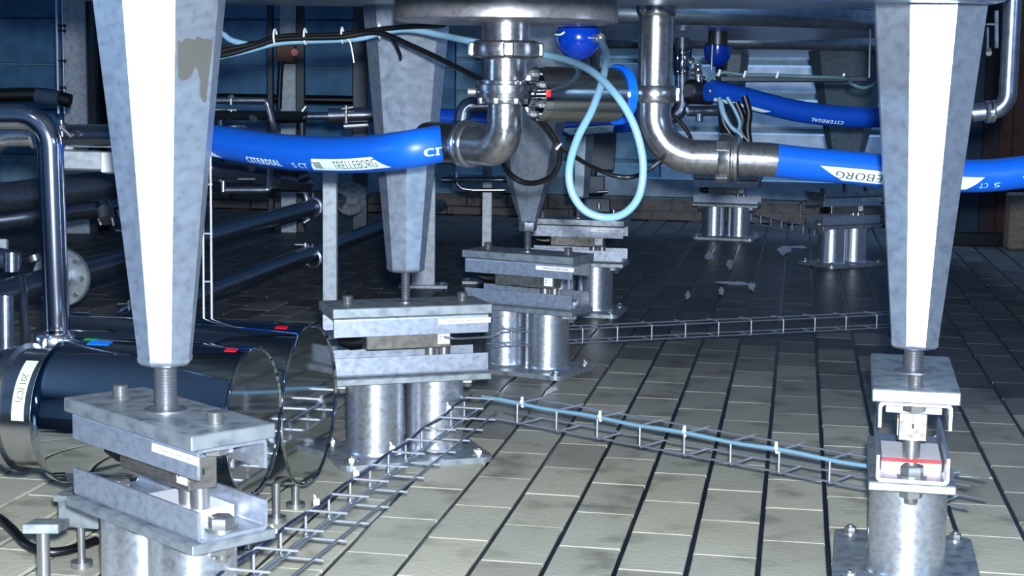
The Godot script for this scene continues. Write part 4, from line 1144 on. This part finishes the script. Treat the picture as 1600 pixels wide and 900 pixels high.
	obj("glint_pipe", Geo.new().rod(at(372, 280, 4.65), at(399, 280, 4.65), 0.005, 8), M["pipe_steel"], u)
	var k := pipe("dark pipe with fat couplings under the printed hose", seen([[320, 262, 4.9], [452, 282, 5.1], [480, 286, 5.2]]), 0.026, "dark_pipe", 0.3)
	obj("coupling", Geo.new().tube(seen([[428, 278, 5.05], [452, 281, 5.1]]), 0.034, 20).tube(seen([[458, 278, 5.12], [474, 272, 5.15]]), 0.028, 20), M["dark_pipe"], k)
	obj("glint_nut", Geo.new().rod(at(389, 258, 4.8), at(394, 263, 4.78), 0.011, 8), M["bolt_steel"], k)
	var h := pipe("dark level pipe with couplings, left of the middle leg", seen([[425, 183, 5.6], [480, 182, 5.6], [600, 180, 5.6]]), 0.014, "dark_pipe", 0.3)
	obj("rubber_sleeve", Geo.new().rod(at(430, 184, 5.58), at(478, 183, 5.58), 0.019, 18), M["black_rubber"], h)
	obj("coupling", Geo.new().rod(at(514, 181, 5.58), at(584, 179, 5.58), 0.026, 20).rod(at(540, 180, 5.58), at(543, 180, 5.58), 0.031, 20), M["pipe_steel"], h)
	obj("bleed_screw", Geo.new().rod(at(541, 165, 5.55), at(541, 192, 5.55), 0.006, 8).rod(at(534, 170, 5.55), at(552, 167, 5.55), 0.004, 8).rod(at(472, 174, 5.55), at(478, 166, 5.55), 0.009, 8), M["bolt_steel"], h)
	obj("drip_plate", Geo.new().box(Transform3D(cam_basis * Basis(Vector3.BACK, 0.06), at(557, 197, 5.6)), Vector3(0.085, 0.008, 0.05), 0.001), M["sticker"], h)
	var vb := thing("valve_box", "small steel valve plate beside the front leg, above the printed hose", "valve", Vector3.ZERO)
	obj("plate", Geo.new().box(Transform3D(cam_basis, at(352, 177, 5.16)), Vector3(0.076, 0.026, 0.02), 0.002), M["plate_steel"], vb)
	obj("screw", Geo.new().rod(at(360, 176, 5.15), at(360, 176, 5.12), 0.006, 10).rod(at(340, 174, 5.14), at(356, 173, 5.14), 0.004, 8), M["bolt_steel"], vb)
	obj("wheel_rim", Geo.new().lathe(axis_y(at(366, 205, 5.1), Vector3(0, 1, 0.25)), [Vector2(0.048, -0.006), Vector2(0.055, 0), Vector2(0.048, 0.006)], 32), M["pipe_steel"], vb)
	obj("nut", Geo.new().rod(at(393, 184, 5.15), at(398, 187, 5.14), 0.011, 8), M["bolt_steel"], vb)
	var rk := thing("pipe_rack", "dark steel rack carrying the pipes behind the printed hose", "rack", Vector3.ZERO)
	var u0: Vector3 = at(288, 300, 4.86)
	obj("upright", Geo.new().box(pos(u0.x, 0.36, u0.z), Vector3(0.035, 0.72, 0.035), 0.002), M["dark_steel"], rk)
	for px in [345, 472]:
		obj("strut", Geo.new().rod(at(px, 180, 5.08 if px == 345 else 5.59), at(px, 293, 5.08 if px == 345 else 5.59), 0.012, 8), M["dark_steel"], rk)
	for y in [180, 292]:
		var l0: Vector3 = at(284, y, 4.86)
		var l1: Vector3 = at(480, y + 1, 5.62)
		obj("crossbar", Geo.new().rod(l0, l1, 0.016, 8), M["dark_steel"], rk)
	var hb := thing("dark_hose", "dark hose with a blue end, level above the upright pipe's bend", "hose", Vector3.ZERO)
	obj("sleeve", Geo.new().tube(smooth(seen([[-40, 150, 5.5], [60, 148, 5.5], [110, 158, 5.5]])), 0.024, 18), M["black_rubber"], hb)
	obj("blue_end", Geo.new().rod(at(56, 149, 5.48), at(92, 154, 5.48), 0.025, 18), M["steel_blue_wall"], hb)
	# pump inlet glints behind the shiny pipe
	var v := thing("valve_group", "small valve cluster behind the shiny upright pipe at left", "valve", Vector3.ZERO)
	obj("body", Geo.new().rod(at(-4, 402, 4.2), at(30, 408, 4.2), 0.026, 20).rod(at(18, 395, 4.15), at(18, 425, 4.15), 0.02, 18), M["dark_pipe"], v)
	obj("plate", Geo.new().box(Transform3D(cam_basis, at(4, 388, 4.3)), Vector3(0.026, 0.05, 0.02), 0.002), M["post_paint"], v)
	obj("knob", Geo.new().rod(at(53, 399, 4.2), at(56, 408, 4.2), 0.016, 14), M["bolt_steel"], v)
	# flat posts that carry the pipes
	var q := [[516, 4.75, 0.042, "flat grey post crossing under the printed hose, left of the middle leg"], [664, 6.15, 0.090, "wide grey post standing behind the middle leg"], [764, 6.3, 0.038, "narrow grey post below the elbow, left of the pointed leg"]]
	for i in 3:
		var top: Vector3 = at(q[i][0], 60 if i else 180, q[i][1])
		var t := thing("support_post", q[i][3], "post", Vector3(top.x, 0, top.z), atan2(-0.17, 0.985) + 0.35)
		obj("post", Geo.new().box(pos(0, 0.43 + 0.006, 0), Vector3(q[i][2], 0.86 - 0.3 * float(i == 0), 0.04), 0.002), M["post_paint"], t)
		if i == 0:
			t.get_child(0).position.y = -0.13
		obj("foot_plate", Geo.new().box(pos(0.0, 0.006, 0), Vector3(0.19, 0.012, 0.1), 0.001), M["post_paint"], t)
		for sx in [-0.075, 0.075]:
			obj("foot_bolt", Geo.new().hexa(pos(sx, 0.012, 0.02), 0.012, 0.012), M["bolt_steel"], t)
	# loops behind the elbow
	pipe("thin bright pipe with a quarter bend, seen just below the elbow", seen([[712, 268, 6.27], [714, 294, 6.27], [740, 297, 6.27], [790, 297, 6.27]]), 0.009, "pipe_steel", 0.05)
	pipe("thin dark pipe level behind the pointed leg and the narrow post", seen([[690, 281, 6.27], [800, 281, 6.27]]), 0.012, "dark_pipe")
	pipe("dark bent pipe end behind the valve, above the deep blue hose", seen([[722, 190, 4.4], [726, 164, 4.4], [790, 163, 4.4]]), 0.022, "dark_pipe", 0.05)

# ---------------------------------------------------------------- far things
func back_things() -> void:
	var posts := [[123, 0.118, 8.2, "grey wall post beside the tall wire ladder"], [452, 0.080, 8.4, "grey wall post carrying the brown junction box"]]
	for q in posts:
		var p: Vector3 = at(q[0], 300, q[2])
		var t := thing("wall_post", q[3], "post", Vector3(p.x, 0, p.z), 0.17)
		obj("post", Geo.new().box(pos(0, 0.9, 0), Vector3(q[1], 1.8, 0.06), 0.003), M["post_paint"], t)
		obj("edge_strip", Geo.new().box(pos(q[1] * 0.5 + 0.02, 0.9, -0.02), Vector3(0.04, 1.8, 0.05), 0.002), M["dark_steel"], t)
	for q in [[156, 0.10, 8.4, "black upright beam in the shade left of the front leg"], [563, 0.075, 8.4, "dark upright beam at the left side of the middle leg"], [424, 0.03, 8.4, "thin dark upright beside the wall post with the junction box"]]:
		var p: Vector3 = at(q[0], 300, q[2])
		var t := thing("upright_beam", q[3], "beam", Vector3(p.x, 0, p.z), 0.17)
		obj("web", Geo.new().box(pos(0, 0.9, 0), Vector3(q[1], 1.8, 0.05), 0.003), M["dark_steel"], t)
	var j := thing("junction_box", "brown junction box with a red button on the grey wall post", "box", Vector3.ZERO)
	obj("case", Geo.new().box(Transform3D(cam_basis, at(447, 84, 8.25)), Vector3(0.095, 0.1, 0.06), 0.006), M["brown_box"], j)
	obj("button", Geo.new().rod(at(459, 82, 8.2), at(460, 82, 8.1), 0.018, 16), M["red_plastic"], j)
	obj("gland_cable", Geo.new().tube(smooth(seen([[440, 96, 8.2], [438, 120, 8.2], [436, 170, 8.2]])), 0.014, 10), M["black_rubber"], j)
	var rl := thing("warning_lamp", "small red lamp half hidden by the front leg", "lamp", Vector3.ZERO)
	obj("lens", Geo.new().rod(at(154, 30, 8.35), at(157, 52, 8.35), 0.014, 14), M["red_plastic"], rl)
	# dark rail along the foot of the blue boards
	var dr := thing("wall_rail", "dark rail running along the blue boards above the pipes", "rail", Vector3.ZERO)
	obj("rail", Geo.new().rod(at(-60, 146, 8.6), at(575, 157, 8.6), 0.024, 12), M["black_rubber"], dr)
	# right: upright pipe with an elbow
	var r0: Vector3 = at(1584, -30, 3.0)
	var r := pipe("glossy upright pipe at the top right corner, bending left", [r0, Vector3(r0.x, at(1580, 172, 3.0).y, r0.z), at(1520, 176, 3.05)], 0.0165, "dark_pipe", 0.05)
	obj("union_nut", Geo.new().tube(seen([[1540, 175, 3.03], [1546, 174.5, 3.03]]), 0.021, 20).tube(seen([[1549, 174, 3.02], [1553, 174, 3.02]]), 0.021, 20), M["pipe_steel"], r)
	var fx := thing("hanging_fitting", "thin bright fitting hanging right of the leg at the top right", "fitting", Vector3.ZERO)
	obj("strip", Geo.new().box(Transform3D(cam_basis, at(1557, 46, 2.9)), Vector3(0.007, 0.068, 0.006), 0.001).box(Transform3D(cam_basis, at(1543, 60, 2.9)), Vector3(0.004, 0.04, 0.006), 0.001).box(Transform3D(cam_basis, at(1550, 38, 2.9)), Vector3(0.022, 0.004, 0.006), 0.001), M["pipe_steel"], fx)
	obj("pin", Geo.new().rod(at(1545, 78, 2.9), at(1545, 84, 2.89), 0.005, 8), M["bolt_steel"], fx)
	# right: upright boards at the far end
	var bw := thing("board_stack", "dark upright boards in brown and blue, at the far right", "boards", Vector3.ZERO)
	var xs := [[1478, 1500, "plum_wall"], [1500, 1530, "steel_blue_wall"], [1531, 1556, "plum_wall"], [1557, 1577, "brown_wall"], [1578, 1660, "brown_wall"], [1661, 1740, "plum_wall"]]
	for q in xs:
		var p: Vector3 = at((q[0] + q[1]) / 2.0, 250, 8.3)
		obj("board", Geo.new().box(Transform3D(Basis(Vector3.UP, 0.17), Vector3(p.x, 0.75, p.z)), Vector3((q[1] - q[0]) / F * 8.3, 1.4, 0.06 + rng.randf() * 0.03), 0.004), M[q[2]], bw)
	var kb: Vector3 = at(1590, 380, 8.2)
	obj("sill", Geo.new().box(Transform3D(Basis(Vector3.UP, 0.17), Vector3(kb.x, 0.03, kb.z - 0.05)), Vector3(0.8, 0.06, 0.14), 0.004), M["bedding"], bw)
	var sb := thing("stone_block", "rough pale stone block by the boards at the far right", "block", Vector3.ZERO)
	var sp: Vector3 = at(1600, 340, 8.05)
	obj("block", Geo.new().box(Transform3D(Basis(Vector3.UP, 0.17), Vector3(sp.x, 0.14, sp.z)), Vector3(0.17, 0.28, 0.1), 0.01), M["rough_stone"], sb)
	# dim machine parts behind the tube loop
	var mm := thing("dim_machine", "dim machine with bolts standing by the back wall, inside the pale tube's loop", "machine", Vector3.ZERO)
	obj("frame", Geo.new().box(Transform3D(cam_basis, at(928, 325, 8.6)), Vector3(0.17, 0.10, 0.12), 0.006).box(Transform3D(cam_basis, at(925, 290, 8.6)), Vector3(0.13, 0.10, 0.12), 0.006).rod(at(927, 252, 8.6), at(927, 285, 8.6), 0.02, 10).box(pos(at(928, 340, 8.6).x, 0.06, at(928, 340, 8.6).z), Vector3(0.2, 0.12, 0.14), 0.004), M["dark_steel"], mm)
	obj("head", Geo.new().box(Transform3D(cam_basis * Basis(Vector3.BACK, -0.06), at(942, 236, 8.6)), Vector3(0.13, 0.21, 0.1), 0.004), M["dark_steel"], mm)
	obj("bolts", Geo.new().rod(at(936, 318, 8.5), at(936, 326, 8.5), 0.009, 8).rod(at(959, 328, 8.5), at(959, 336, 8.5), 0.009, 8).rod(at(934, 300, 8.5), at(950, 299, 8.5), 0.008, 8), M["bolt_steel"], mm)
	# pale scraps on the far floor
	var lab := ["white residue scrap with a long tail on the far floor tiles, right of centre", "small white scrap on a dark joint in the far floor", "white splash near the far weighing foot by the wall", "tiny white speck on the floor joint past the wire tray", "pale residue by the base bolt of the foot under the pointed leg"]
	var lst := [[[1133, 441, 20, 3], [1155, 443, 22, 4], [1174, 447, 8, 10]], [[1075, 461, 5, 8]], [[1225, 391, 14, 9], [1246, 386, 22, 3], [1108, 400, 8, 10]], [[1127, 455, 6, 8], [1140, 412, 8, 12]], [[865, 607, 10, 5], [858, 612, 8, 4]]]
	for i in 5:
		var t := thing("floor_residue", lab[i], "residue", Vector3.ZERO)
		for q in lst[i]:
			var poly := PackedVector2Array()
			var c := on(q[0], q[1], 0.001)
			var ex: Vector3 = on(q[0] + q[2], q[1], 0.001) - c
			var ez: Vector3 = on(q[0], q[1] + q[3], 0.001) - c
			var g := Geo.new()
			var rim := []
			for k in 11:
				var a := TAU * k / 11
				rim.append(c + ex * cos(a) * rng.randf_range(0.45, 1.0) + ez * sin(a) * rng.randf_range(0.45, 1.0))
			for k in 11:
				g.tri(c + Vector3(0, 0.004, 0), rim[k], rim[(k + 1) % 11], Vector3.UP, Vector3.UP, Vector3.UP)
			obj("flake", g, M["sticker"], t)
